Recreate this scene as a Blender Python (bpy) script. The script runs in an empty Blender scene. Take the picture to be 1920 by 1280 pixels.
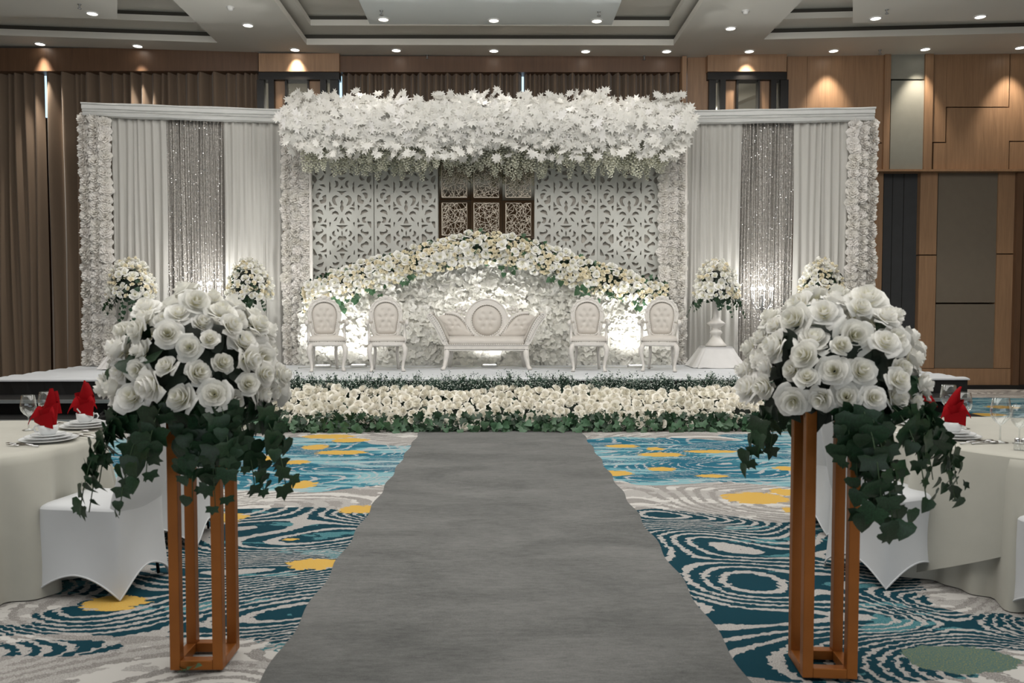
import bpy, math, random
import numpy as np
from mathutils import Vector, Matrix, Euler, Quaternion
R = math.radians
rnd = random.Random(7)
C = bpy.context.scene.collection
sc = bpy.context.scene

# ---------------------------------------------------------------- camera, world, light, exposure
F = 1500.0; YAW = math.atan(26/F); PIT = math.atan(62/F); CH = 1.5
cam = bpy.data.cameras.new('camera'); cam.sensor_width = 36; cam.lens = 36*F/1920
cam.dof.use_dof = True; cam.dof.focus_distance = 11.5; cam.dof.aperture_fstop = 4.5
camo = bpy.data.objects.new('camera', cam); C.objects.link(camo)
camo.location = (0, 0, CH); camo.rotation_euler = (math.pi/2 - PIT, 0, -YAW)
cam.clip_end = 100
sc.camera = camo
w = bpy.data.worlds.new('world'); sc.world = w; w.use_nodes = True
w.node_tree.nodes['Background'].inputs[0].default_value = (.8, .88, 1, 1)
w.node_tree.nodes['Background'].inputs[1].default_value = 0.3
sc.view_settings.view_transform = 'Standard'; sc.view_settings.look = 'None'
sc.view_settings.exposure = -0.08; sc.view_settings.gamma = 1; sc.view_settings.use_curve_mapping = False
sc.cycles.max_bounces = 7; sc.cycles.diffuse_bounces = 4; sc.cycles.glossy_bounces = 3
sc.cycles.transmission_bounces = 7; sc.cycles.transparent_max_bounces = 8
sc.cycles.caustics_reflective = False; sc.cycles.caustics_refractive = False
sc.cycles.sample_clamp_indirect = 4

def light(name, kind, loc, power, col=(1, 1, 1), rot=(0, 0, 0), **k):
    l = bpy.data.lights.new(name, kind); l.energy = power; l.color = col
    for a, b in k.items(): setattr(l, a, b)
    o = bpy.data.objects.new(name, l); C.objects.link(o); o.location = loc; o.rotation_euler = rot
    return o
def area(name, loc, sx, sy, power, col, rot=(0, 0, 0)):
    return light(name, 'AREA', loc, power, col, rot, shape='RECTANGLE', size=sx, size_y=sy)
area('hall_light_front', (0, 3.2, 6.1), 15, 4.5, 500, (1, .97, .93))        # the hall's ceiling lights over the tables
area('hall_light_stage', (0, 9.0, 6.05), 13, 2.6, 500, (1, .97, .94), (R(24), 0, 0))
area('ceiling_cove_light', (0, 6.5, 4.6), 15, 6, 210, (1, .97, .94), (R(180), 0, 0))   # added unseen uplight that only brightens the ceiling
area('window_light_rear', (0, -6.6, 2.2), 14, 3.0, 225, (.86, .94, 1), (R(90), 0, 0))  # added cool fill behind the camera; the rear wall has no window

# ---------------------------------------------------------------- pixel <-> place
def ray(px, py):
    u, v = (px-960)/F, (640-py)/F; yr = math.cos(PIT)+v*math.sin(PIT); zr = -math.sin(PIT)+v*math.cos(PIT)
    return u*math.cos(YAW)+yr*math.sin(YAW), yr*math.cos(YAW)-u*math.sin(YAW), zr
def X(px, Y, py=480): r = ray(px, py); return Y*r[0]/r[1]
def Z(py, Y, px=934): r = ray(px, py); return CH+Y*r[2]/r[1]
def at(px, py, Y): r = ray(px, py); return Vector((Y*r[0]/r[1], Y, CH+Y*r[2]/r[1]))
def on(px, py, z=0.0):                 # point on the horizontal plane z
    r = ray(px, py); t = (z-CH)/r[2]; return Vector((r[0]*t, r[1]*t, z))

# ---------------------------------------------------------------- helpers
def tag(o, label=None, cat=None, group=None, kind=None):
    if label: o['label'] = label
    if cat: o['category'] = cat
    if group: o['group'] = group
    if kind: o['kind'] = kind
    return o
def thing(name, label, cat, loc=(0, 0, 0), rz=0.0, group=None):
    o = bpy.data.objects.new(name, None); C.objects.link(o); o.location = loc; o.rotation_euler = (0, 0, rz)
    o.empty_display_size = .1
    return tag(o, label, cat, group)
def mesh_from(V, Fc, mats, smooth=True, mi=None, name='m'):
    me = bpy.data.meshes.new(name); me.from_pydata([tuple(v) for v in V], [], [tuple(f) for f in Fc])
    for m in (mats if isinstance(mats, (list, tuple)) else [mats]): me.materials.append(m)
    if smooth: me.polygons.foreach_set('use_smooth', [True]*len(me.polygons))
    if mi is not None: me.polygons.foreach_set('material_index', mi)
    me.update(); return me
def ob(name, me, parent=None, loc=(0, 0, 0), rot=(0, 0, 0), sc_=1.0):
    o = bpy.data.objects.new(name, me); C.objects.link(o)
    if parent is not None: o.parent = parent
    o.location = loc
    if isinstance(rot, Quaternion): o.rotation_mode = 'QUATERNION'; o.rotation_quaternion = rot
    else: o.rotation_euler = rot
    o.scale = (sc_, sc_, sc_) if isinstance(sc_, (int, float)) else sc_
    return o
class MB:
    def __init__(s): s.V = []; s.F = []; s.M = []
    def add(s, V, Fc, mi=0, mat=None):
        n = len(s.V)
        if mat is not None: V = [mat @ Vector(v) for v in V]
        s.V.extend([tuple(v) for v in V]); s.F.extend([tuple(i+n for i in f) for f in Fc]); s.M.extend([mi]*len(Fc)); return s
    def tpl(s): return s.V, s.F
    def mesh(s, mats, smooth=True): return mesh_from(s.V, s.F, mats, smooth, s.M)
    def obj(s, name, mats, parent=None, smooth=False, **k): return ob(name, s.mesh(mats, smooth), parent, **k)
def box(x0, y0, z0, x1, y1, z1):
    V = [(x, y, z) for z in (z0, z1) for y in (y0, y1) for x in (x0, x1)]
    return V, [(0, 2, 3, 1), (4, 5, 7, 6), (0, 1, 5, 4), (2, 6, 7, 3), (0, 4, 6, 2), (1, 3, 7, 5)]
def bxc(cx, cy, cz, sx, sy, sz): return box(cx-sx/2, cy-sy/2, cz-sz/2, cx+sx/2, cy+sy/2, cz+sz/2)
def grid(fn, nu, nv, cu=False, cv=False):
    V = []; Fc = []
    for j in range(nv):
        for i in range(nu):
            V.append(fn(i/(nu if cu else nu-1), j/(nv if cv else nv-1)))
    for j in range(nv if cv else nv-1):
        for i in range(nu if cu else nu-1):
            a = j*nu+i; b = j*nu+(i+1) % nu; c = ((j+1) % nv)*nu+(i+1) % nu; d = ((j+1) % nv)*nu+i
            Fc.append((a, b, c, d))
    return V, Fc
def lathe(prof, n=24, caps=True):
    V, Fc = grid(lambda u, v: (0, 0, 0), n, len(prof), cu=True)
    V = [(r*math.cos(2*math.pi*i/n), r*math.sin(2*math.pi*i/n), z) for r, z in prof for i in range(n)]
    if caps:
        Fc.append(tuple(reversed(range(n)))); Fc.append(tuple(range((len(prof)-1)*n, len(prof)*n)))
    return V, Fc
def tube(pts, rad, n=8, caps=True):
    pts = [Vector(p) for p in pts]; m = len(pts)
    if not isinstance(rad, (list, tuple)): rad = [rad]*m
    V = []; up = None
    for i, p in enumerate(pts):
        t = (pts[min(i+1, m-1)] - pts[max(i-1, 0)]).normalized()
        if up is None: up = t.orthogonal().normalized()
        a = (up - t*up.dot(t)); a = a.normalized() if a.length > 1e-6 else t.orthogonal().normalized()
        up = a; b = t.cross(a)
        for k in range(n):
            th = 2*math.pi*k/n; V.append(tuple(p + (a*math.cos(th) + b*math.sin(th))*rad[i]))
    Fc = [(j*n+i, j*n+(i+1) % n, (j+1)*n+(i+1) % n, (j+1)*n+i) for j in range(m-1) for i in range(n)]
    if caps: Fc.append(tuple(reversed(range(n)))); Fc.append(tuple(range((m-1)*n, m*n)))
    return V, Fc
def ball(c, r, nu=8, nv=5, s=(1, 1, 1)):
    V, Fc = grid(lambda u, v: (c[0]+r*s[0]*math.cos(2*math.pi*u)*math.sin(math.pi*(.02+.96*v)), c[1]+r*s[1]*math.sin(2*math.pi*u)*math.sin(math.pi*(.02+.96*v)), c[2]-r*s[2]*math.cos(math.pi*(.02+.96*v))), nu, nv, cu=True)
    return V, Fc
def chaikin(P, n=2, closed=True):
    for _ in range(n):
        Q = []; m = len(P)
        for i in range(m if closed else m-1):
            a, b = P[i], P[(i+1) % m]
            Q.append((a[0]*.75+b[0]*.25, a[1]*.75+b[1]*.25)); Q.append((a[0]*.25+b[0]*.75, a[1]*.25+b[1]*.75))
        P = Q
    return P
def plate(outlines, depth, mat):
    """flat cut-out plate in XY, holes and all, thickness 2*depth"""
    cu = bpy.data.curves.new('c', 'CURVE'); cu.dimensions = '2D'; cu.fill_mode = 'BOTH'; cu.extrude = depth
    for P in outlines:
        s = cu.splines.new('POLY'); s.points.add(len(P)-1)
        for i, p in enumerate(P): s.points[i].co = (p[0], p[1], 0, 1)
        s.use_cyclic_u = True
    t = bpy.data.objects.new('t', cu); C.objects.link(t)
    bpy.context.view_layer.update()
    me = bpy.data.meshes.new_from_object(t.evaluated_get(bpy.context.evaluated_depsgraph_get()))
    bpy.data.objects.remove(t); bpy.data.curves.remove(cu)
    me.materials.clear(); me.materials.append(mat)
    return me
def mesh_to_tpl(me): return [tuple(v.co) for v in me.vertices], [tuple(p.vertices) for p in me.polygons]
RX = Matrix.Rotation(R(90), 4, 'X')
def mtx(loc, q=None, s=1.0):
    m = Matrix.Translation(loc)
    if q is not None: m = m @ q.to_matrix().to_4x4()
    if isinstance(s, (int, float)): s = (s, s, s)
    return m @ Matrix.Diagonal((s[0], s[1], s[2], 1))
def aim(d, spin=0.0):
    return Vector(d).normalized().to_track_quat('Z', 'Y') @ Quaternion((0, 0, 1), spin)
def scatter(tpls, placements, mats, smooth=True, mi=None):
    """join many placed copies of templates into one mesh: placements = [(template index, matrix)]"""
    Vs = []; Fs = []; Ms = []; n = 0
    arr = [np.array(t[0]) for t in tpls]
    for k, m in placements:
        A = np.array(m); V = arr[k] @ A[:3, :3].T + A[:3, 3]
        Vs.append(V); Fs.extend([tuple(i+n for i in f) for f in tpls[k][1]]); n += len(V)
        Ms.extend(tpls[k][2] if len(tpls[k]) > 2 else [0]*len(tpls[k][1]))
    V = np.concatenate(Vs)
    return mesh_from(V.tolist(), Fs, mats, smooth, Ms)

# ---------------------------------------------------------------- materials
def srgb(r, g, b):
    f = lambda c: (c/255/12.92) if c/255 <= .04045 else ((c/255+.055)/1.055)**2.4
    return (f(r), f(g), f(b), 1)
class NT:
    def __init__(s, m): s.t = m.node_tree; s.n = s.t.nodes; s.l = s.t.links
    def node(s, typ, ins=None, **k):
        n = s.n.new(typ)
        for a, b in k.items(): setattr(n, a, b)
        for a, b in (ins or {}).items(): s.put(n.inputs[a], b)
        return n
    def put(s, sock, v):
        if isinstance(v, bpy.types.NodeSocket): s.l.new(v, sock)
        else: sock.default_value = v
    def m(s, op, a, b=0.0, c=0.0, clamp=False):
        n = s.n.new('ShaderNodeMath'); n.operation = op; n.use_clamp = clamp
        s.put(n.inputs[0], a); s.put(n.inputs[1], b); s.put(n.inputs[2], c); return n.outputs[0]
    def mix(s, f, a, b, typ='MIX'):
        n = s.n.new('ShaderNodeMix'); n.data_type = 'RGBA'; n.blend_type = typ
        s.put(n.inputs[0], f); s.put(n.inputs[6], a); s.put(n.inputs[7], b); return n.outputs[2]
    def noise(s, vec, scale, detail=2, rough=.5, dist=0.0, out=0):
        n = s.node('ShaderNodeTexNoise', {'Vector': vec, 'Scale': scale, 'Detail': detail, 'Roughness': rough, 'Distortion': dist}); return n.outputs[out]
    def ramp(s, f, stops, interp='LINEAR'):
        n = s.n.new('ShaderNodeValToRGB'); s.put(n.inputs[0], f); cr = n.color_ramp; cr.interpolation = interp
        while len(cr.elements) < len(stops): cr.elements.new(.5)
        for e, (p, c) in zip(cr.elements, stops): e.position = p; e.color = c if len(c) == 4 else (*c, 1)
        return n.outputs[0]
    def mapr(s, v, a, b, c=0.0, d=1.0):
        n = s.node('ShaderNodeMapRange', {0: v, 1: a, 2: b, 3: c, 4: d}); return n.outputs[0]
    def coord(s, k='Object', scale=(1, 1, 1), rot=(0, 0, 0)):
        t = s.node('ShaderNodeTexCoord'); mp = s.node('ShaderNodeMapping', {0: t.outputs[k], 'Scale': scale, 'Rotation': rot}); return mp.outputs[0]
def M(name, col, rough=.6, metal=0.0, var=0.0, rvar=0.0, nscale=8.0, bump=0.0, bscale=60.0, sheen=0.0, trans=0.0, spec=.5, stretch=(1, 1, 1), emit=0.0, tl=0.0, coord='Object'):
    m = bpy.data.materials.new(name); m.use_nodes = True; t = NT(m); b = t.n['Principled BSDF']
    b.inputs['Roughness'].default_value = rough; b.inputs['Metallic'].default_value = metal
    b.inputs['Specular IOR Level'].default_value = spec
    if sheen: b.inputs['Sheen Weight'].default_value = sheen
    if trans: b.inputs['Transmission Weight'].default_value = trans
    c = col
    vec = t.coord(coord, stretch)
    f = t.noise(vec, nscale, 4)
    c = t.mix(t.mapr(f, .3, .7), tuple(x*(1-var) for x in col[:3])+(1,), tuple(min(1, x*(1+var)) for x in col[:3])+(1,))
    if rvar:
        oi = t.node('ShaderNodeObjectInfo')
        k = t.mapr(oi.outputs['Random'], 0, 1, 1-rvar, 1+rvar*.6)
        c = t.mix(1.0, c, t.node('ShaderNodeCombineColor', {0: k, 1: k, 2: t.m('POWER', k, 1.3)}).outputs[0], 'MULTIPLY')
    t.put(b.inputs['Base Color'], c)
    if emit:
        t.put(b.inputs['Emission Color'], col); b.inputs['Emission Strength'].default_value = emit
    if bump:
        bn = t.node('ShaderNodeBump', {'Strength': bump, 'Distance': .01, 'Height': t.noise(vec, bscale, 3)})
        t.put(b.inputs['Normal'], bn.outputs[0])
    if tl:
        tr = t.node('ShaderNodeBsdfTranslucent', {0: c}); mx = t.node('ShaderNodeMixShader', {0: tl, 1: b.outputs[0], 2: tr.outputs[0]})
        t.put(t.n['Material Output'].inputs[0], mx.outputs[0])
    return m
m_petal0 = M('white_petal', srgb(232, 232, 222), .7, rvar=.08, var=.05, tl=.25, sheen=.2)
def petal_center(name, rim, core, **k):
    """petal material whose hue deepens to the flower's own heart (local radius)"""
    m = M(name, rim, .7, **k); t = NT(m); b = t.n['Principled BSDF']; src = b.inputs['Base Color'].links[0].from_socket
    P = t.coord('Object'); sx = t.node('ShaderNodeSeparateXYZ', {0: P}); r = t.m('SQRT', t.m('ADD', t.m('POWER', sx.outputs[0], 2.0), t.m('POWER', sx.outputs[1], 2.0)))
    c = t.mix(t.mapr(t.m('ADD', r, t.m('MULTIPLY', sx.outputs[2], .3)), .1, .5), core, src)
    for l in [l for l in t.l if l.from_socket == src and l.to_node.type in ('BSDF_PRINCIPLED', 'BSDF_TRANSLUCENT')]: t.l.new(c, l.to_socket)
    return m
m_petal = petal_center('white_rose_petal', srgb(250, 249, 244), srgb(242, 238, 206), rvar=.06, var=.04, tl=.2, sheen=.2)
m_cream = M('cream_petal', srgb(246, 238, 214), .7, rvar=.08, var=.06, tl=.2)
m_bedrose = M('ivory_petal', srgb(247, 243, 231), .7, rvar=.07, var=.05, tl=.12)
m_wallpetal = M('flower_wall_petal', srgb(251, 249, 244), .7, rvar=.07, var=.05, tl=.3)
m_ruffle = M('ruffle_petal', srgb(243, 240, 235), .75, rvar=.06, var=.04, tl=.25)
m_maple = M('white_silk_leaf', srgb(238, 236, 232), .5, rvar=.08, var=.05, tl=.25)
m_wist = M('wisteria_petal', srgb(250, 249, 234), .75, rvar=.06, var=.06, tl=.4)
m_ivy = M('ivy_leaf_green', srgb(32, 62, 38), .45, var=.4, rvar=.3, nscale=12, tl=.06)
m_ivylt = M('ivy_leaf_pale', srgb(66, 100, 70), .45, var=.4, rvar=.35, nscale=14, tl=.06)
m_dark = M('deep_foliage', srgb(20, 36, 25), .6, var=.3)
m_stem = M('stem_green', srgb(60, 84, 54), .6)
m_gyp = M('baby_breath', srgb(226, 234, 226), .8)
m_gypleaf = M('baby_breath_leaf', srgb(58, 84, 70), .6, var=.3)
m_gold = M('copper_gold_paint', srgb(156, 94, 38), .36, .5, var=.12, nscale=5, bump=.05, bscale=90)
m_white = M('white_paint', srgb(214, 210, 204), .45, var=.03)
m_thr = M('carved_white_paint', srgb(216, 212, 206), .5, var=.05, nscale=20)
m_pad = M('blush_upholstery', srgb(204, 198, 190), .6, var=.04, sheen=.2, bump=.05, bscale=300)
m_nail = M('bronze_nail', srgb(70, 60, 50), .4, .6)
m_cloth = M('table_linen', srgb(188, 186, 175), .8, var=.03, sheen=.2, bump=.1, bscale=500, tl=.1)
m_span = M('spandex_white', srgb(204, 206, 208), .6, var=.015, sheen=.15)
m_boxcl = M('draped_cloth', srgb(222, 220, 218), .8, var=.03)
m_drape = M('white_chiffon', srgb(196, 194, 188), .75, var=.04, nscale=3, stretch=(1, 1, .1), tl=.15)
m_hdr = M('white_header_cloth', srgb(206, 206, 203), .7, var=.03)
m_red = M('red_napkin', srgb(146, 6, 16), .8, var=.1, spec=.15, bump=.08, bscale=400)
m_china = M('white_china', srgb(226, 228, 228), .18, var=.01, spec=.6)
m_steel = M('polished_steel', srgb(200, 200, 200), .18, 1.0, var=.05)
m_black = M('black_skirt', srgb(10, 11, 11), .6, var=.3)
m_silver = M('silver_edge', srgb(170, 172, 172), .35, .8, var=.08)
m_stage = M('white_stage_carpet', srgb(206, 209, 212), .9, var=.04, nscale=4, bump=.1, bscale=120)
m_ceil = M('ceiling_paint', srgb(216, 214, 206), .85, var=.015, nscale=1)
m_gapshade = M('ceiling_shadow_gap', srgb(70, 68, 62), .9)  # dark colour paints in the shade of the ceiling tray recesses
m_panel = M('ceiling_drop_panel', srgb(222, 228, 228), .6, var=.01, nscale=1)
m_blk = M('black_frame_metal', srgb(20, 19, 18), .35, .3, var=.2)
m_mirror = M('mirror_glass', srgb(190, 186, 176), .04, 1.0)
m_fabpan = M('grey_fabric_panel', srgb(140, 140, 130), .85, var=.03, bump=.1, bscale=300)
m_taupe = M('taupe_panel', srgb(112, 103, 90), .8, var=.03, bump=.1, bscale=300)
m_doorg = M('charcoal_door', srgb(56, 58, 60), .6, var=.06)
m_latt = M('lattice_white', srgb(190, 190, 183), .5, var=.03)
m_back = M('backing_cloth', srgb(186, 180, 170), .85, var=.05, nscale=2)
m_filig = M('filigree_champagne', srgb(214, 202, 184), .35, .5)
m_cable = M('cable_white', srgb(210, 208, 200), .5)
m_lampw = M('lamp_white', srgb(225, 225, 222), .4)
m_curt = M('taupe_curtain', srgb(116, 98, 80), .75, var=.07, nscale=2, stretch=(2, 2, .15), sheen=.3)
def emis(name, col, s):
    m = bpy.data.materials.new(name); m.use_nodes = True; t = NT(m)
    e = t.node('ShaderNodeEmission', {0: col, 1: s}); t.put(t.n['Material Output'].inputs[0], e.outputs[0]); return m
m_lamp = emis('downlight_glow', (1, .95, .86, 1), 9)
m_flood = emis('flood_glow', (1, .98, .94, 1), 12)
m_bulb = emis('bulb_glow', (1, .98, .94, 1), 30)
m_sky = emis('daylight_pane', (.55, .8, 1, 1), 1.6)
def glassm():
    m = bpy.data.materials.new('clear_glass'); m.use_nodes = True; t = NT(m)
    lw = t.node('ShaderNodeLayerWeight', {0: .5}); f = t.m('ADD', t.m('MULTIPLY', t.m('POWER', lw.outputs['Facing'], 1.7), .9), .09, clamp=True)
    tr = t.node('ShaderNodeBsdfTransparent', {0: (.93, .94, .94, 1)}); g = t.node('ShaderNodeBsdfGlossy', {0: (.95, .97, .97, 1), 'Roughness': .03})
    mx = t.node('ShaderNodeMixShader', {0: f, 1: tr.outputs[0], 2: g.outputs[0]}); t.put(t.n['Material Output'].inputs[0], mx.outputs[0])
    return m
m_glass = glassm()
def woodm(name, col, k=.22, rough=.45):
    m = bpy.data.materials.new(name); m.use_nodes = True; t = NT(m); b = t.n['Principled BSDF']
    v = t.coord('Object', (5, 5, .35)); n1 = t.noise(v, 3, 6, .6, .8); v2 = t.coord('Object', (30, 30, .6)); n2 = t.noise(v2, 3, 3, .6)
    f = t.m('ADD', t.m('MULTIPLY', n1, .65), t.m('MULTIPLY', n2, .35))
    c = t.mix(t.mapr(f, .32, .68), tuple(x*(1-k) for x in col[:3])+(1,), tuple(x*(1+k) for x in col[:3])+(1,))
    t.put(b.inputs['Base Color'], c); b.inputs['Roughness'].default_value = rough; return m
m_wood = woodm('oak_veneer', srgb(152, 120, 91))
m_woodd = woodm('walnut_veneer', srgb(98, 72, 52))
def seqm():
    m = bpy.data.materials.new('silver_sequin_curtain'); m.use_nodes = True; t = NT(m); b = t.n['Principled BSDF']
    v = t.coord('Object', (1, 1, 1)); vo = t.node('ShaderNodeTexVoronoi', {'Vector': v, 'Scale': 130.0})
    c = t.mix(vo.outputs['Color'], srgb(138, 134, 128), srgb(185, 181, 175)); t.put(b.inputs['Base Color'], c)
    b.inputs['Metallic'].default_value = .55; b.inputs['Roughness'].default_value = .38
    g = t.node('ShaderNodeNewGeometry')
    off = t.node('ShaderNodeVectorMath', {0: vo.outputs['Color'], 1: (.5, .5, .5)}, operation='SUBTRACT')
    scl = t.node('ShaderNodeVectorMath', {0: off.outputs[0], 'Scale': .9}, operation='SCALE')
    ad = t.node('ShaderNodeVectorMath', {0: g.outputs['Normal'], 1: scl.outputs[0]}, operation='ADD')
    nm = t.node('ShaderNodeVectorMath', {0: ad.outputs[0]}, operation='NORMALIZE'); t.put(b.inputs['Normal'], nm.outputs[0])
    return m
m_seq = seqm()
m_sequin = M('sequin_foil', srgb(225, 225, 225), .12, 1.0)
def aislem():
    m = bpy.data.materials.new('grey_aisle_felt'); m.use_nodes = True; t = NT(m); b = t.n['Principled BSDF']
    v = t.coord('Object', (1, 2.2, 1)); n1 = t.noise(v, 1.1, 5, .6, .6); n2 = t.noise(t.coord('Object', (1, 4, 1)), 9, 5, .7); n3 = t.noise(t.coord('Object'), 160, 2, .7)
    n4 = t.noise(t.coord('Object', (3, 16, 1)), 9, 3, .7)
    f = t.m('ADD', t.m('ADD', t.m('MULTIPLY', n1, .35), t.m('MULTIPLY', n2, .25)), t.m('ADD', t.m('MULTIPLY', n3, .2), t.m('MULTIPLY', n4, .2)))
    t.put(b.inputs['Base Color'], t.ramp(f, [(.36, srgb(70, 71, 70)), (.64, srgb(124, 124, 122))])); b.inputs['Roughness'].default_value = .95
    bn = t.node('ShaderNodeBump', {'Strength': .5, 'Distance': .012, 'Height': t.m('ADD', n1, t.m('MULTIPLY', n3, .15))}); t.put(b.inputs['Normal'], bn.outputs[0]); return m
m_aisle = aislem()
YEL = [(565,908,30,7),(672,954,36,8),(590,1057,52,10),(215,1130,60,14),(425,970,38,8),(615,818,48,4),(655,825,35,4),(592,838,24,5),(640,848,48,4),(490,860,22,5),(552,866,28,4),(1165,836,32,3),(1228,841,18,3),(1240,852,42,4),(1335,846,50,3),(1155,887,30,5),(1240,879,26,4),(1335,892,30,3),(1415,933,60,11),(1470,922,26,7),(1490,956,26,6),(1475,878,24,4),(1880,763,30,3),(1850,777,34,3),(1635,888,30,6),(545,1011,14,2),(240,876,26,4)]
def carpetm():
    m = bpy.data.materials.new('patterned_carpet'); m.use_nodes = True; t = NT(m); b = t.n['Principled BSDF']
    P = t.coord('Object'); sx = t.node('ShaderNodeSeparateXYZ', {0: P}); x, y = sx.outputs[0], sx.outputs[1]
    def vec(a, bb): return t.node('ShaderNodeCombineXYZ', {0: a, 1: bb}).outputs[0]
    # fine jagged displacement of all edges
    jn = t.node('ShaderNodeTexNoise', {'Vector': P, 'Scale': 30.0, 'Detail': 2}); js = t.node('ShaderNodeSeparateColor', {0: jn.outputs['Color']})
    jx = t.m('MULTIPLY', t.m('SUBTRACT', js.outputs[0], .5), .09); jy = t.m('MULTIPLY', t.m('SUBTRACT', js.outputs[1], .5), .035)
    xw = t.m('ADD', x, jx); yw = t.m('ADD', y, jy)
    speck = t.noise(P, 150, 2, .8)
    A = t.noise(vec(t.m('MULTIPLY', xw, .62), t.m('MULTIPLY', yw, .95)), 1.05, 0.0, .4, .55)           # contour field
    rings = t.m('SINE', t.m('MULTIPLY', A, 215.0))
    br = t.noise(vec(t.m('MULTIPLY', x, 3.0), t.m('MULTIPLY', y, 5.0)), 1.4, 3, .6)
    line = t.m('GREATER_THAN', rings, t.mapr(br, .3, .7, .8, .0))
    big = t.noise(vec(t.m('MULTIPLY', x, .35), t.m('MULTIPLY', y, .6)), 1.3, 2, .5, .4)
    big2 = t.noise(vec(t.m('MULTIPLY', xw, .8), t.m('MULTIPLY', yw, 2.4)), 1.6, 3, .6, .3)
    lt = t.mix(t.m('GREATER_THAN', speck, .52), srgb(176, 172, 168), srgb(205, 202, 198))
    wht = srgb(220, 217, 212)
    # beige zone
    ring2 = t.m('GREATER_THAN', t.m('SINE', t.m('MULTIPLY', A, 120.0)), .1)
    grey = t.mix(t.m('GREATER_THAN', speck, .55), srgb(150, 146, 142), srgb(196, 192, 188))
    beige = t.mix(t.m('MULTIPLY', ring2, t.m('GREATER_THAN', br, .4)), t.mix(t.m('GREATER_THAN', big2, .5), lt, wht), grey)
    # teal zone
    teal = t.mix(t.m('GREATER_THAN', big2, .6), srgb(4, 62, 76), t.mix(t.m('GREATER_THAN', speck, .5), srgb(50, 112, 122), srgb(100, 150, 156)))
    teal = t.mix(line, teal, lt)
    # blue zone: long strokes
    s1 = t.noise(vec(t.m('MULTIPLY', xw, .55), t.m('MULTIPLY', yw, 3.4)), 1.2, 3, .55, .5)
    blue = t.ramp(s1, [(0, srgb(38, 108, 132)), (.46, srgb(66, 132, 150)), (.52, srgb(140, 186, 194)), (.60, srgb(172, 194, 198)), (.66, srgb(44, 116, 138))], 'CONSTANT')
    l2 = t.m('GREATER_THAN', t.m('SINE', t.m('MULTIPLY', A, 190.0)), .72)
    blue = t.mix(t.m('MULTIPLY', l2, t.m('GREATER_THAN', br, .46)), blue, srgb(186, 190, 192))
    # zones by depth with wavy limits
    yy = t.m('ADD', yw, t.m('MULTIPLY', t.m('SUBTRACT', big, .5), 2.2))
    def band(a, bb): return t.m('MULTIPLY', t.m('GREATER_THAN', yy, a), t.m('LESS_THAN', yy, bb))
    c = t.mix(t.m('MAXIMUM', band(3.35, 5.75), t.m('LESS_THAN', yy, -.5)), beige, teal)
    c = t.mix(band(6.75, 9.15), c, blue)
    c = t.mix(band(10.4, 13.2), c, blue)
    def ell(px, py, rx, ry, soft=.5, wob=.9):
        q = on(px, py); d = F*CH/(py-578); ax = rx*d/F; ay = ry*d*d/(F*CH)
        dx = t.m('DIVIDE', t.m('SUBTRACT', xw, q.x), ax); dy = t.m('DIVIDE', t.m('SUBTRACT', yw, q.y), ay)
        return t.m('ADD', t.m('MULTIPLY', dx, dx), t.m('MULTIPLY', dy, dy))
    wb = t.m('MULTIPLY', t.m('SUBTRACT', br, .5), 1.6)
    def inell(*a): return t.m('LESS_THAN', t.m('ADD', ell(*a), wb), 1.0)
    for e in [(130, 1240, 420, 60), (60, 1140, 160, 28), (1870, 1130, 130, 55)]: c = t.mix(inell(*e), c, beige)
    for e in [(330, 1150, 250, 42), (90, 1215, 130, 16), (1700, 1180, 260, 45), (1560, 1240, 300, 40)]: c = t.mix(inell(*e), c, teal)
    grn = t.mix(t.m('GREATER_THAN', speck, .56), srgb(92, 120, 116), srgb(150, 150, 96))
    c = t.mix(inell(1800, 1235, 110, 26), c, grn)
    ymask = None
    for e in YEL:
        v = t.m('LESS_THAN', t.m('ADD', ell(*e), t.m('MULTIPLY', t.m('SUBTRACT', t.noise(vec(t.m('MULTIPLY', x, 7.0), t.m('MULTIPLY', y, 16.0)), 1.3, 3, .65), .5), 2.6)), 1.0)
        ymask = v if ymask is None else t.m('MAXIMUM', ymask, v)
    c = t.mix(ymask, c, t.mix(t.m('GREATER_THAN', speck, .5), srgb(226, 178, 78), srgb(222, 186, 104)))
    c = t.mix(1.0, c, (.78, .78, .78, 1), 'MULTIPLY')                 # overall depth of the dyed wool
    t.put(b.inputs['Base Color'], c); b.inputs['Roughness'].default_value = .95; b.inputs['Specular IOR Level'].default_value = .2
    bn = t.node('ShaderNodeBump', {'Strength': .4, 'Distance': .004, 'Height': t.noise(P, 260, 2)}); t.put(b.inputs['Normal'], bn.outputs[0])
    return m
m_carpet = carpetm()
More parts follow.
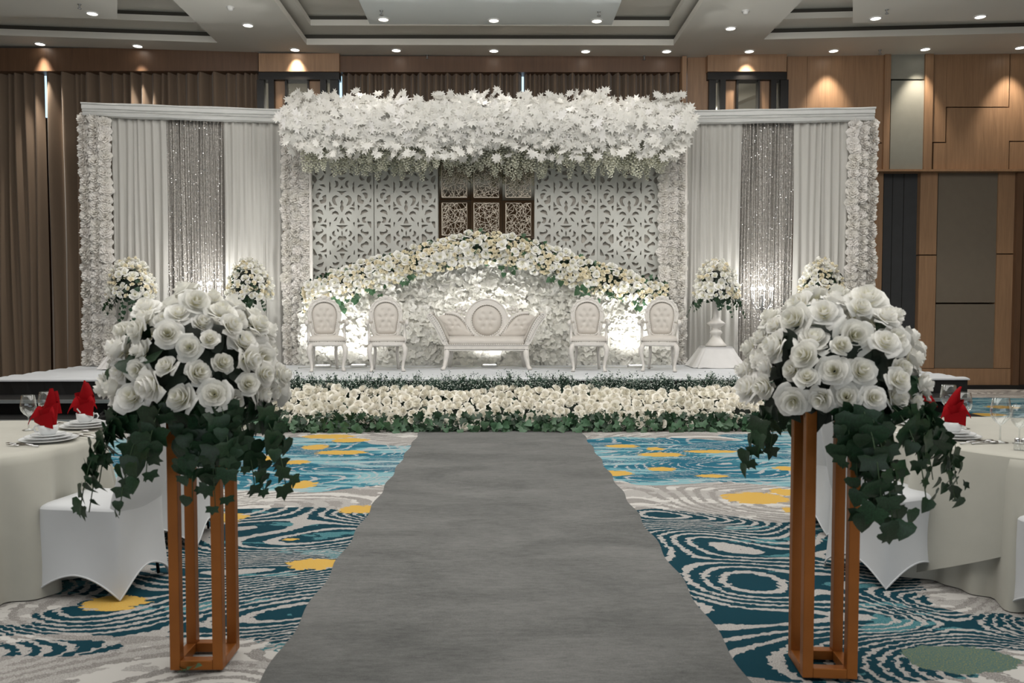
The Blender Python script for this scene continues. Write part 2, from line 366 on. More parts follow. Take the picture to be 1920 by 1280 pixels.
# ---------------------------------------------------------------- room shell
H = 6.15
def yw(px):                                  # distance of the back wall: its outer bays turn slightly into the hall
    if px < 640: return 15.0 - .45*(640-px)/640
    if px > 1290: return 15.0 - .35*(px-1290)/630
    return 15.0
def struct(name, V, Fc, mat, parent=None, smooth=False, label=None):
    o = ob(name, mesh_from(V, Fc, mat, smooth), parent); tag(o, label, kind='structure' if parent is None else None); return o
def pbox(px0, py0, px1, py1, off=0.0, th=.05):
    """box whose front face covers the pixel rectangle on the back wall, standing off it by `off`"""
    a, b = yw(px0)-off, yw(px1)-off
    pm = max(120, min(420, (py0+py1)/2)); x0, x1 = X(px0, a, pm), X(px1, b, pm)
    z0a, z1a = Z(py1, a, px0), Z(py0, a, px0); z0b, z1b = Z(py1, b, px1), Z(py0, b, px1)
    V = [(x0, a, z0a), (x1, b, z0b), (x1, b, z1b), (x0, a, z1a), (x0, a+th, z0a), (x1, b+th, z0b), (x1, b+th, z1b), (x0, a+th, z1a)]
    return V, [(0, 1, 2, 3), (5, 4, 7, 6), (0, 4, 5, 1), (3, 2, 6, 7), (0, 3, 7, 4), (1, 5, 6, 2)]
struct('floor', *box(-11.5, -8, -.1, 11.5, 16, 0), m_carpet)
# plain wall bodies
wb_ = struct('wall_back', *box(-11.5, 15.35, 0, 11.5, 15.5, 6.8), m_woodd)
struct('wall_left', *box(-11.6, -8, 0, -11.5, 15.5, 6.8), m_wood)
struct('wall_right', *box(11.5, -8, 0, 11.6, 15.5, 6.8), m_wood)
struct('wall_rear', *box(-11.5, -8.1, 0, 11.5, -8, 6.8), m_wood)
def wp(name, mat, *a, **k):                  # a panel of the back wall
    o = struct(name, *pbox(*a), mat, wb_); return o
BOT = 735
# right hand bays
for a in [(1286, 98, 1325, BOT, 0, .2), (1475, 98, 1512, 318, 0, .2), (1513, 98, 1657, 267, 0, .2), (1513, 269, 1657, 318, 0, .2),
          (1750, 98, 1774, 266, 0, .2), (1775, 98, 1892, 200, 0, .2), (1775, 202, 1892, 318, 0, .2), (1893, 98, 1965, 264, 0, .2), (1893, 266, 1965, 318, 0, .2), (1750, 268, 1774, 318, 0, .2)]:
    wp('veneer_panel', m_wood, *a)
for a in [(1658, 98, 1669, 318, .06, .2), (1734, 98, 1749, 318, .06, .2)]: wp('wood_fin', m_wood, *a)
for a in [(1670, 98, 1733, 148, .02, .2), (1670, 151, 1733, 317, .02, .2)]: wp('fabric_panel', m_fabpan, *a)
wp('wood_ledge', m_wood, 1475, 317, 1965, 321, .1, .3)
for a in [(1475, 321, 1640, BOT, -.12, .1), (1640, 321, 1655, BOT, -.05, .2), (1725, 321, 1757, 477, -.05, .2), (1725, 479, 1757, 690, -.05, .2), (1871, 321, 1905, 475, -.05, .2), (1871, 477, 1905, 690, -.05, .2), (1725, 691, 1912, 722, -.04, .2)]:
    wp('veneer_panel', m_wood, *a)
for a in [(1758, 321, 1870, 567, -.08, .15), (1758, 570, 1870, 690, -.08, .15)]: wp('fabric_panel', m_taupe, *a)
wp('wood_fin', m_woodd, 1906, 321, 1918, BOT, .02, .3)
wp('wood_fin', m_woodd, 1919, 321, 1965, BOT, -.1, .3)
d1 = struct('door_1', *pbox(1656, 321, 1724, 722, -.16, .06), m_doorg)
for a in [(1672, 325, 1673.2, 720, -.155, .02), (1693, 325, 1694.2, 720, -.155, .02)]: struct('door_seam', *pbox(*a), m_black, d1)
struct('baseboard_right', *pbox(1640, 722, 1965, 735, .03, .1), m_black)
struct('baseboard_back', *pbox(1286, 722, 1639, 735, .03, .1), m_black)
# piers with black framed mirror slots
def pier(x0, x1, hy, name, lab):
    p = thing(name, lab, 'wall frame', (X((x0+x1)/2, 14.9), 14.9, 0)); p['kind'] = 'structure'; o0 = Vector(p.location)
    def q(nm, mat, *a):
        V, Fc = pbox(*a); V = [tuple(Vector(v)-o0) for v in V]; return ob(nm, mesh_from(V, Fc, mat, False), p)
    q('header_board', m_wood, x0, hy, x1, 134, .14, .3)
    q('frame', m_blk, x0, 135, x1, 149, .1, .2)
    q('backboard', m_woodd, x0, 149, x1, BOT, -.2, .05)
    w_ = x1-x0
    for a, b, m_, of in [(0, .085, m_blk, .08), (.085, .14, m_mirror, -.02), (.14, .21, m_blk, .1), (.21, .345, m_wood, 0), (.345, .37, m_blk, .06), (.37, .62, m_mirror, -.03), (.62, .64, m_blk, .06), (.64, .78, m_wood, 0), (.78, .85, m_blk, .1), (.85, .9, m_mirror, -.02), (.9, 1, m_blk, .08)]:
        q({'black_frame_metal': 'frame_post', 'mirror_glass': 'mirror_strip', 'oak_veneer': 'wood_strip'}[m_.name], m_, x0+a*w_, 149, x0+b*w_, BOT, of, .15)
pier(485, 636, 100, 'wall_frame', 'black framed wall pier with mirror strips left of the leaf canopy')
pier(1327, 1475, 101, 'wall_frame', 'black framed wall pier with mirror strips above the right white drapes')
# pelmets
struct('trim_1', *pbox(-60, 90, 484, 133, .06, .3), m_woodd)
struct('trim_2', *pbox(637, 105, 1276, 135, .06, .3), m_woodd)
struct('trim_3', *pbox(1277, 105, 1285, BOT, .2, .3), m_wood)
# daylight panes behind the curtains
for i, (a, b, c, d) in enumerate([(84, 125, 92, 220), (490, 140, 500, 330), (634, 133, 646, 200), (975, 136, 985, 175), (1269, 136, 1276, 230)]):
    struct('window_%d' % (i+1), *pbox(a, b, c, d, -.24, .03), m_sky)
def back_curtain(px0, px1, py0, py1, nfold, lab, seed):
    r_ = random.Random(seed); n = nfold*10; y0, y1 = yw(px0)+.18, yw(px1)+.18
    x0, x1 = X(px0, y0, 250), X(px1, y1, 250); z1a = Z(py0, y0, px0); z0 = .03
    ph = [r_.uniform(.45, 1.6) for _ in range(nfold+1)]; cum = np.cumsum(ph); tot = cum[-1]
    def fn(u, v):
        x = x0+(x1-x0)*u; k = u*tot; i = int(np.searchsorted(cum, k)); i = min(i, nfold); s = (k-(cum[i]-ph[i]))/ph[i]
        d = (.5-.5*math.cos(2*math.pi*s))**.8*(.07+.07*ph[i])*(1 + .25*math.sin(v*5+i*1.7))
        return (x+.015*math.sin(v*4+i)*v, y0+(y1-y0)*u-d, z1a+(z0-z1a)*v)
    o = ob('window_curtain', mesh_from(*grid(fn, n, 8), m_curt)); tag(o, lab, 'curtain', 'taupe curtains along the back wall'); return o
back_curtain(-40, 86, 128, 735, 6, 'taupe floor-length curtain at the far left edge of the hall', 1)
back_curtain(90, 488, 128, 735, 21, 'wide taupe curtain behind the left white drapes and left flower column', 2)
back_curtain(642, 978, 136, 735, 26, 'taupe curtain above the left half of the leaf canopy', 3)
back_curtain(982, 1273, 136, 735, 24, 'taupe curtain above the right half of the leaf canopy', 4)
# ---------------------------------------------------------------- ceiling
ceil = ob('ceiling', mesh_from(*box(-11.5, -8, 6.72, 11.5, 15.5, 6.8), m_ceil, False)); tag(ceil, kind='structure')
def cpt(px, py, z=H): p = on(px, py, z); return (p.x, p.y)
def slab(name, pts, z0, z1, mat):
    n = len(pts); V = [(x, y, z0) for x, y in pts]+[(x, y, z1) for x, y in pts]
    Fc = [tuple(range(n))[::-1], tuple(range(n, 2*n))]+[(i, (i+1) % n, n+(i+1) % n, n+i) for i in range(n)]
    return ob(name, mesh_from(V, Fc, mat, False), ceil)
Lr, Ll = cpt(408, 80), cpt(0, 66); Cl, Cr = cpt(575, 84), cpt(1263, 85); Rl, Rr = cpt(1432, 74), cpt(1920, 62)
ext = lambda a, b, x: a[1]+(b[1]-a[1])*(x-a[0])/(b[0]-a[0])
yL = ext(Lr, Ll, -11.5); yR = ext(Rl, Rr, 11.5)
slab('soffit', [(-11.5, yL), (Lr[0], Lr[1]), (Cl[0], Cl[1]), (Cr[0], Cr[1]), (Rl[0], Rl[1]), (11.5, yR), (11.5, 15.4), (-11.5, 15.4)], H, H+.11, m_ceil)
slab('soffit_beam', [(Lr[0], 4), (Cl[0], 4), (Cl[0], Cl[1]), (Lr[0], Lr[1])], H, H+.11, m_ceil)
slab('soffit_beam', [(Cr[0], 4), (Rl[0], 4), (Rl[0], Rl[1]), (Cr[0], Cr[1])], H, H+.11, m_ceil)
slab('soffit', [(-11.5, -8), (11.5, -8), (11.5, 4), (-11.5, 4)], H, H+.11, m_ceil)
def tier(xa, ya, xb, yb, d, dx, z, gap, zt):
    """second tray level: dark shadow gap, then a flat ring of ceiling with its own opening d further in"""
    slab('shadow_gap', [(xa-.12, ya+.05), (xb+.12, yb+.05), (xb+.12, yb+.12), (xa-.12, ya+.12)], z, z+gap, m_gapshade)
    slab('shadow_gap', [(xa-.12, 4), (xa-.06, 4), (xa-.06, ya+.05), (xa-.12, ya+.05)], z, z+gap, m_gapshade)
    slab('shadow_gap', [(xb+.06, 4), (xb+.12, 4), (xb+.12, yb+.05), (xb+.06, yb+.05)], z, z+gap, m_gapshade)
    slab('tray_ring', [(xa-.12, ya-d), (xb+.12, yb-d), (xb+.12, yb+.12), (xa-.12, ya+.12)], z+gap, z+gap+zt, m_ceil)
    slab('tray_ring', [(xa-.12, 4), (xa+dx, 4), (xa+dx, ya-d), (xa-.12, ya-d)], z+gap, z+gap+zt, m_ceil)
    slab('tray_ring', [(xb-dx, 4), (xb+.12, 4), (xb+.12, yb-d), (xb-dx, yb-d)], z+gap, z+gap+zt, m_ceil)
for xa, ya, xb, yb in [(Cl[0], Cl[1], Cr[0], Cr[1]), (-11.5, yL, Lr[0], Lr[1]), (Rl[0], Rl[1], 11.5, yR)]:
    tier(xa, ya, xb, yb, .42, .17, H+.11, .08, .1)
    slab('shadow_gap', [(xa-.12, ya-.36), (xb+.12, yb-.36), (xb+.12, yb-.3), (xa-.12, ya-.3)], H+.29, H+.37, m_gapshade)
    slab('tray_top', [(xa-.12, 4), (xb+.12, 4), (xb+.12, yb), (xa-.12, ya)], H+.37, H+.4, m_ceil)
a, b = cpt(693, 45, (H-.04)), cpt(1147, 47, (H-.04)); slab('drop_panel', [(a[0], 6), (b[0], 6), b, a], (H-.04), (H+.04), m_panel)
a, b, c = cpt(-300, 25, (H-.04)), cpt(220, 35, (H-.04)), cpt(220, -90, (H-.04)); slab('drop_panel', [(a[0], c[1]), c, b, a], (H-.04), (H+.04), m_ceil)
a, b, c = cpt(1599, 43, (H-.04)), cpt(2200, 33, (H-.04)), cpt(1599, -90, (H-.04)); slab('drop_panel', [c, (b[0], c[1]), b, a], (H-.04), (H+.04), m_ceil)
# downlights
DL = [(173, 25, 1), (465, 47, 0), (719, 36, 1), (926, 38, 1), (1119, 39, 1), (1370, 53, 0), (1642, 34, 1), (1838, 31, 1),
      (75, 82, 2), (258, 86, 2), (553, 93, 4), (743, 94, 2), (926, 95, 2), (1098, 96, 2), (1250, 96, 2), (1405, 96, 4), (1563, 95, 3), (1735, 92, 3), (1913, 89, 3)]
lab = ['set in the left drop panel', 'set in the left ceiling beam', 'left one of three in the centre panel', 'middle one of three in the centre panel', 'right one of three in the centre panel',
       'set in the right ceiling beam', 'nearer the centre in the right drop panel', 'further right in the right drop panel', 'in the back row, first from the left', 'in the back row, second from the left',
       'above the left wall pier', 'in the back row, just right of the left pier', 'in the back row, above the middle of the canopy', 'in the back row, above the canopy right half', 'in the back row, just left of the right pier',
       'above the right wall pier', 'above the wood wall beside the right pier', 'above the grey fabric wall panel', 'in the back row, last on the right']
ring = mesh_from(*lathe([(.075, 0), (.078, -.012), (.098, -.01), (.1, .002)], 24, False), m_lampw)
disc = mesh_from(*lathe([(.0, -.003), (.074, -.003)], 24, False), m_lamp)
for (px, py, k), lb in zip(DL, lab):
    z = (H-.04) if k == 1 else H
    x, y = cpt(px, py, z)
    t_ = thing('downlight', 'round recessed ceiling downlight ' + lb, 'ceiling light', (x, y, z-.002), group='recessed ceiling downlights')
    ob('trim_ring', ring, t_); ob('diffuser', disc, t_)
    if k >= 2:
        l = light('downlight_beam', 'SPOT', (0, 0, -.03), {2: 330, 3: 165, 4: 110}[k], (1, .88, .74), (R({2: 5, 3: 11, 4: 19}[k]), 0, 0), spot_size=R(46 if k == 2 else 62), spot_blend=.8, shadow_soft_size=.05)
    else: l = light('downlight_beam', 'SPOT', (0, 0, -.03), 90, (1, .95, .88), (0, 0, 0), spot_size=R(85), spot_blend=.8, shadow_soft_size=.08)
    l.parent = t_
spk = MB(); spk.add(*tube([(0, 0, 0), (0, 0, -.05)], .012, 8)); spk.add(*lathe([(.0, -.07), (.03, -.068), (.03, -.062), (.0, -.06)], 12, False)); spk.add(*lathe([(.0, .0), (.03, -.0), (.026, -.01), (.0, -.012)], 12, False)); spk.add(*bxc(0, 0, -.06, .006, .05, .03))
spm = spk.mesh(m_silver)
for i, (px, py, z, lb) in enumerate([(149, 8, (H-.04), 'on the left drop panel'), (715, 20, (H-.04), 'on the left of the centre panel'), (1123, 22, (H-.04), 'on the right of the centre panel'), (1663, 18, (H-.04), 'on the right drop panel'), (1650, 94, H, 'in front of the right wood wall'),
                        (402, 100, H, 'near the left curtain pelmet'), (801, 103, H, 'above the left half of the canopy'), (1208, 105, H, 'above the right half of the canopy')]):
    x, y = cpt(px, py, z); o = ob('ceiling_sprinkler', spm, None, (x, y, z)); tag(o, 'small metal ceiling sprinkler ' + lb, 'sprinkler', 'ceiling sprinklers')
for px, py, lb in [(432, 13, 'left'), (1398, 20, 'right')]:
    x, y = cpt(px, py); t_ = thing('smoke_detector', 'white smoke detector on the %s ceiling beam' % lb, 'smoke detector', (x, y, H), group='smoke detectors')
    ob('base', mesh_from(*lathe([(.06, 0), (.065, -.015), (.0, -.016)], 20, False), m_lampw), t_); ob('sensor_head', mesh_from(*lathe([(.045, -.014), (.042, -.04), (.03, -.055), (0, -.056)], 20, False), m_lampw), t_)
# ---------------------------------------------------------------- aisle and stage
x0, x1 = X(785, 9.55, 812), X(1092, 9.55, 812)
def aisle_fn(u, v):
    x = x0+(x1-x0)*u; y = 9.75-10.4*v
    z = .006+.004*max(0, math.sin(x*3+y*2.1+math.sin(y*5)*.8))+.006*math.exp(-((y-4.55-.2*math.sin(x*4))/.06)**2)*(.4 if x > 0 else 1)
    if u in (0, 1): x += .012*math.sin(y*9)
    return (x, y, z)
V, Fc = grid(aisle_fn, 24, 160)
am = MB(); am.add(V, Fc)
o = am.obj('aisle_runner', m_aisle, smooth=True); tag(o, 'long grey felt runner up the middle of the hall to the stage', 'carpet')
SZ = .56; SX0, SX1, SY0, SY1 = -6.75, 6.3, 10.6, 13.95
st = thing('stage', 'low white carpeted wedding stage with black skirt', 'stage', (0, 12, 0))
def sl(x, y, z): return (x, y-12, z)
def top_fn(u, v):
    x = SX0+(SX1-SX0)*u; y = SY0+(SY1-SY0)*v
    if u == 0: x -= .03+.03*math.sin(v*40)
    if u == 1: x += .02+.02*math.sin(v*44)
    if v == 0: y -= .02; 
    z = SZ+(.012*abs(math.sin(v*37))*(u in (0, 1)))
    return sl(x, y, z)
V, Fc = grid(top_fn, 60, 60); t_ = MB(); t_.add(V, Fc); t_.add(*box(SX0-.02, SY0-12-.02, SZ-.018, SX1+.02, SY1-12, SZ-.003)); t_.obj('stage_carpet', m_stage, st)
sk = MB()
def skf(a, b, n):
    a = Vector(a); b = Vector(b); nn = (b-a).normalized().cross(Vector((0, 0, 1)))
    return grid(lambda u, v: tuple(a.lerp(b, u)+nn*(.012*math.sin(u*n)*(v))+Vector((0, 0, (SZ-.02)*(1-v)+.002))), 120, 3)
sk.add(*skf(sl(SX0, SY0, 0), sl(SX1, SY0, 0), 200)); sk.add(*skf(sl(SX1, SY0, 0), sl(SX1, SY1, 0), 60)); sk.add(*skf(sl(SX0, SY1, 0), sl(SX0, SY0, 0), 60))
sk.add(*box(SX0+.05, SY0-12+.05, .01, SX1-.05, SY1-12, SZ-.06)); sk.obj('stage_skirt', m_black, st)
def steps(xa, xb, name, lab, right):
    s = thing(name, lab, 'steps', ((xa+xb)/2, 9.9, 0), group='stage steps'); cx = (xa+xb)/2; hw = (xb-xa)/2
    for k, (yf, z, hx) in enumerate([(9.9, .37, hw), (9.42, .19, hw-.02)]):
        yb = 10.58 if k == 0 else 9.95
        m_ = MB(); m_.add(*box(-hx, yf-9.9+.0, z-.045, hx, yb-9.9, z)); m_.obj('tread', m_black, s)
        e = MB(); e.add(*box(-hx, yf-9.9-.012, z-.035, hx, yf-9.9+.03, z+.006)); e.obj('nosing', m_silver, s)
    rb = MB(); rb.add(*box(-hw+.1, 10.3-9.9, .0, hw-.1, 10.33-9.9, .33)); rb.obj('riser_panel', m_black, s)
    for sx in (-1, 1):
        for dx in (0, .07):
            l = MB(); l.add(*tube([(sx*(hw-.12)-dx*sx, .55, .34), (sx*(hw-.12)-dx*sx+.0, -.42, .015)], .014, 6)); l.obj('side_rail', m_silver, s, True)
    for sx in (-1, 1):
        l = MB(); l.add(*tube([(sx*(hw-.1), .1, .33), (sx*(hw-.1), .1, 0)], .016, 6)); l.add(*tube([(sx*(hw-.1), -.4, .15), (sx*(hw-.1), -.4, 0)], .016, 6)); l.obj('leg', m_silver, s, True)
steps(-7.6, -4.75, 'stage_steps', 'black stage steps with silver edges behind the left banquet table', False)
steps(4.25, 5.93, 'stage_steps', 'black stage steps with silver edges and open metal legs behind the right banquet table', True)
# ---------------------------------------------------------------- flower templates
def rose_tpl(N=12, nu=5, nv=4, seed=0, opened=1.0):
    r_ = random.Random(seed); V = []; Fc = []
    for k in range(N):
        t = k/(N-1); th0 = k*2.4+r_.uniform(-.3, .3); wd = 1.6+(.78-1.6)*t; wob = r_.uniform(-.06, .06); lift = r_.uniform(-.06, .06); ru = r_.uniform(0, 6)
        def fn(u, b):
            a = 2*u-1
            ri = .07+.13*b; ro = .1+(.88*opened+.08)*math.sin(b*math.pi/2)**.9
            tt = t**.85; r = ri+(ro-ri)*tt
            hgt = .95+(.52-.95)*t; z = .08+(-.18-.08)*t+hgt*b
            if b > .7:
                q = (b-.7)/.3; r += .1*t*q; z -= .2*t*q*q*opened
            z -= .2*b*a*a*(.25+.75*t); z += lift*b+.05*math.sin(a*5+ru)*b*t
            r *= 1+wob*b+.04*math.sin(a*4+ru)*b
            th = th0+a*wd*math.sin(math.pi*(.22+.5*b))
            return (r*math.cos(th), r*math.sin(th), z)
        v, f = grid(fn, nu, nv); n = len(V); V += v; Fc += [tuple(i+n for i in q) for q in f]
    return V, Fc
ROSE_HI = [rose_tpl(15, 6, 5, s, o) for s, o in ((1, 1.0), (2, .85), (3, 1.05), (4, .7))]
ROSE_LO = [rose_tpl(9, 4, 4, s, o) for s, o in ((11, 1.0), (12, .8), (13, 1.1))]
ROSE_XS = [rose_tpl(7, 4, 3, s, o) for s, o in ((21, .9), (22, .7))]
def leaf_tpl(half, fold=.18, droop=.25):
    P = half+[(-x, y) for x, y in reversed(half[1:-1])]
    def z(x, y): return fold*abs(x)-droop*y*y
    V = [(0, .25, z(0, .25)+.03)]+[(x, y, z(x, y)) for x, y in P]; n = len(P)
    return V, [(0, 1+(i+1) % n, 1+i) for i in range(n)]
IVY = leaf_tpl([(0, 1), (.22, .62), (.62, .62), (.5, .28), (.62, -.02), (.28, -.06), (0, .04)])
IVY2 = leaf_tpl([(0, 1), (.3, .7), (.5, .4), (.55, .1), (.3, -.08), (0, .0)], .25, .35)
MAPLE = leaf_tpl([(0, 1), (.1, .66), (.3, .8), (.3, .52), (.75, .62), (.55, .34), (.8, .1), (.38, .12), (.5, -.15), (.12, .02), (0, -.1)], .22, .3)
def fpetal_tpl(seed):
    r_ = random.Random(seed); V = []; Fc = []
    for k in range(6):
        th = k*2*math.pi/6+r_.uniform(-.3, .3); L = r_.uniform(.75, 1.1); up = r_.uniform(.1, .55); tw = r_.uniform(-.3, .3)
        def fn(u, v):
            a = (2*u-1)*.42*math.sin(math.pi*(.12+.8*v)); x = L*v; z = up*v+.25*a*a*4-.25*v*v+tw*a
            return (x*math.cos(th)-a*math.sin(th), x*math.sin(th)+a*math.cos(th), z)
        v_, f = grid(fn, 4, 4); n = len(V); V += v_; Fc += [tuple(i+n for i in q) for q in f]
    return V, Fc
FPET = [fpetal_tpl(s) for s in (1, 2, 3)]
def ruffle_tpl(seed):
    r_ = random.Random(seed); V = []; Fc = []
    for L, (r0, r1, z0, z1) in enumerate([(.25, 1.0, .1, .25), (.15, .85, .2, .55), (.1, .6, .3, .78), (.04, .32, .4, .9)]):
        p1, p2 = r_.uniform(0, 6), r_.uniform(0, 6); nf = 9-L
        def fn(u, v):
            th = 2*math.pi*u; w = math.sin(nf*th+p1)*.13+math.sin((nf+4)*th+p2)*.08
            r = r0+(r1-r0)*v*(1+.1*math.sin(5*th+p2)); return (r*math.cos(th+w*v*.6), r*math.sin(th+w*v*.6), z0+(z1-z0)*v+w*v)
        v_, f = grid(fn, 26, 3, cu=True); n = len(V); V += v_; Fc += [tuple(i+n for i in q) for q in f]
    return V, Fc
RUF = [ruffle_tpl(s) for s in (1, 2, 3)]
ME = lambda tpls, m: [mesh_from(v, f, m) for v, f in tpls]
me_rose_hi = ME(ROSE_HI, m_petal); me_rose_lo = ME(ROSE_LO, m_petal); me_rose_cream = ME(ROSE_XS+ROSE_LO[:1], m_cream)
me_bed = ME(ROSE_LO, m_bedrose); me_ruf = ME(RUF, m_ruffle); me_fp = ME(FPET, m_wallpetal)
me_ivy = ME([IVY, IVY2], m_ivy); me_ivyl = ME([IVY, IVY2], m_ivylt); me_maple = ME([MAPLE], m_maple)
def rq(): return Quaternion((rnd.gauss(0, 1), rnd.gauss(0, 1), rnd.gauss(0, 1), rnd.gauss(0, 1))).normalized()
def U(a, b): return rnd.uniform(a, b)
# ---------------------------------------------------------------- backdrop
BY = 13.5
def by(px): return BY-.4*max(0, (560-px)/400, (px-1260)/380)        # the wings turn in towards the hall
def wing_sheet(px0, px1, py0, folds, name, lab, mat, grp, off=0.0, amp=.035, seed=0):
    r_ = random.Random(seed); a, b = by(px0)-off, by(px1)-off; xa, xb = X(px0, a, 400), X(px1, b, 400); zt = Z(py0, a, px0)
    ph = [r_.uniform(.5, 1.5) for _ in range(folds)]; cum = np.cumsum(ph); tot = cum[-1]
    def fn(u, v):
        k = u*tot; i = min(int(np.searchsorted(cum, k)), folds-1); s = (k-(cum[i]-ph[i]))/ph[i]
        d = (.5-.5*math.cos(2*math.pi*s))*amp*(.4+.6*ph[i])*(1+.3*math.sin(3*v+i*2.1))+.01*math.sin(u*40+v*3)
        return (xa+(xb-xa)*u+.012*math.sin(4*v+i), a+(b-a)*u-d, SZ+.01+(zt-SZ-.01)*(1-v))
    n = max(folds*8, 20); o = ob(name, mesh_from(*grid(fn, n, 10), mat)); tag(o, lab, 'drape', grp); return o, (xa, a, xb, b, zt)
g1 = 'white and silver drapes of the backdrop wings'
wing_sheet(211, 314, 218, 8, 'white_drape', 'white pleated drape beside the far left flower column', m_drape, g1, seed=1)
s1 = wing_sheet(313, 423, 220, 16, 'sequin_drape', 'silver sequin drape between two white drapes on the left wing', m_seq, g1, -.05, .03, seed=2)
wing_sheet(421, 531, 222, 9, 'white_drape', 'white pleated drape left of the canopy flower column', m_drape, g1, seed=3)
wing_sheet(1283, 1388, 224, 9, 'white_drape', 'white pleated drape right of the canopy flower column', m_drape, g1, seed=4)
s2 = wing_sheet(1386, 1488, 223, 16, 'sequin_drape', 'silver sequin drape between two white drapes on the right wing', m_seq, g1, -.05, .03, seed=5)
wing_sheet(1486, 1590, 221, 8, 'white_drape', 'white pleated drape beside the far right flower column', m_drape, g1, seed=6)
for o_, (xa, a, xb, b, zt) in (s1, s2):
    pl = []
    for _ in range(1500):
        u = U(0.01, .99); z = SZ+U(.2, 1)*(zt-SZ) if rnd.random() < .45 else U(1.3, 2.3)
        pl.append((0, mtx((xa+(xb-xa)*u, a+(b-a)*u-.055, z), aim((U(-.5, .5), -1, U(-.5, .5))), .0045)))
    me = scatter([([(-1, -1, 0), (1, -1, 0), (1, 1, 0), (-1, 1, 0)], [(0, 1, 2, 3)])], pl, m_sequin, False)
    q = ob('sequins', me, o_); q['kind'] = 'stuff'
def header(px0, px1, p0, p1, lab):
    a, b = by(px0)-.14, by(px1)-.14; xa, xb = X(px0, a, 200), X(px1, b, 200); z0, z1 = Z(p0, a, px0), Z(p1, b, px1)
    prof = [(-.12, -.165), (.0, -.16), (.02, -.13), (-.005, -.11), (.02, -.09), (-.0, -.07), (.03, -.055), (.03, .0), (.06, .01), (.06, .03), (-.12, .03)]
    n = 14; V = []
    for i in range(n):
        u = i/(n-1)
        for q, (d, z) in enumerate(prof): V.append((xa+(xb-xa)*u, a+(b-a)*u-d+.004*math.sin(i*2+q), z0+(z1-z0)*u+z-.03+.004*math.sin(i*1.3+q)))
    m_ = len(prof); Fc = [(i*m_+j, i*m_+(j+1) % m_, (i+1)*m_+(j+1) % m_, (i+1)*m_+j) for i in range(n-1) for j in range(m_)]+[tuple(range(m_))[::-1], tuple(range((n-1)*m_, n*m_))]
    o = ob('header_beam', mesh_from(V, Fc, m_hdr, False)); tag(o, lab, 'beam', 'cloth wrapped header beams'); return o
header(154, 532, 193, 206, 'white cloth wrapped beam above the left drapes')
header(1288, 1640, 208, 202, 'white cloth wrapped beam above the right drapes')
# back panelling behind lattice panels
bk = MB(); bk.add(*box(X(581, BY)-.02, BY+.045, SZ+.01, X(822, BY), BY+.06, 4.6)); o = bk.obj('backing_panel', m_back); tag(o, 'plain pale cloth panel behind the left lattice screens', 'panel', 'plain panels behind the lattice screens')
bk = MB(); bk.add(*box(X(1002, BY), BY+.045, SZ+.01, X(1240, BY)+.02, BY+.06, 4.6)); o = bk.obj('backing_panel', m_back); tag(o, 'plain pale cloth panel behind the right lattice screens', 'panel', 'plain panels behind the lattice screens')
HOLES = [
 [(0,380),(14,352),(4,335),(16,310),(12,285),(0,260)], [(32,412),(62,426),(92,405),(97,370),(78,335),(45,322),(62,350),(72,380),(58,402)], [(0,522),(14,496),(0,496)],
 [(0,462),(50,468),(22,455),(0,428)], [(70,568),(42,562),(34,530),(46,508),(70,500),(54,525),(56,548)], [(0,602),(40,600),(0,570)], [(0,684),(14,672),(38,667),(38,635),(0,635)],
 [(66,684),(90,690),(114,664),(88,672)], [(78,640),(100,640),(119,613),(95,625)], [(126,565),(112,540),(118,515),(108,495),(126,440)], [(126,368),(115,342),(98,325),(126,312)], [(72,296),(98,306),(126,302),(126,272),(104,290)],
 [(30,235),(43,258),(68,270),(92,258),(98,236),(70,250),(50,236)], [(45,212),(62,200),(85,168),(60,178)], [(0,208),(10,180),(24,150),(0,152)], [(0,128),(62,130),(28,116),(0,90)], [(126,160),(112,155),(124,112)],
 [(75,78),(98,60),(95,34),(76,20),(62,25),(80,40),(80,58)], [(52,94),(36,85),(33,64),(46,70)], [(0,78),(6,50),(0,20)],
 [(158,435),(198,410),(183,385),(223,375),(208,340),(158,358)], [(258,440),(232,452),(208,445),(232,425),(238,393),(255,400)], [(250,473),(220,492),(191,466),(222,477)], [(224,526),(185,534),(158,503),(190,514)],
 [(294,530),(282,530),(289,485),(294,495)], [(294,622),(262,607),(250,570),(272,545),(294,580)], [(182,627),(178,600),(200,570),(230,580),(205,595)], [(190,680),(160,670),(157,630),(175,645)],
 [(267,680),(250,640),(233,630),(262,623),(272,650)], [(294,402),(276,360),(294,360)], [(290,322),(262,337),(226,316),(262,309),(292,293)], [(158,330),(180,320),(164,273)],
 [(262,268),(235,287),(200,272),(186,230),(215,250),(240,256)], [(244,214),(205,205),(203,175),(222,153),(247,160),(225,180)], [(158,202),(181,160),(158,160)], [(292,167),(252,167),(292,93)],
 [(224,132),(190,137),(158,132),(158,100),(185,120)], [(205,97),(196,75),(225,60),(264,66),(264,45),(240,28),(225,46),(193,58),(188,80)]]
HSYM = [[(0,18),(30,22),(46,0),(30,-22),(0,-18)], [(126,28),(100,0),(126,-28)], [(292,28),(268,0),(292,-28)], [(158,46),(185,36),(212,0),(185,-36),(158,-46)]]
def soften(P, k=.16):
    Q = []
    for i in range(len(P)):
        a, b = P[i], P[(i+1) % len(P)]
        Q += [(a[0]*(1-k)+b[0]*k, a[1]*(1-k)+b[1]*k), (a[0]*k+b[0]*(1-k), a[1]*k+b[1]*(1-k))]
    return Q
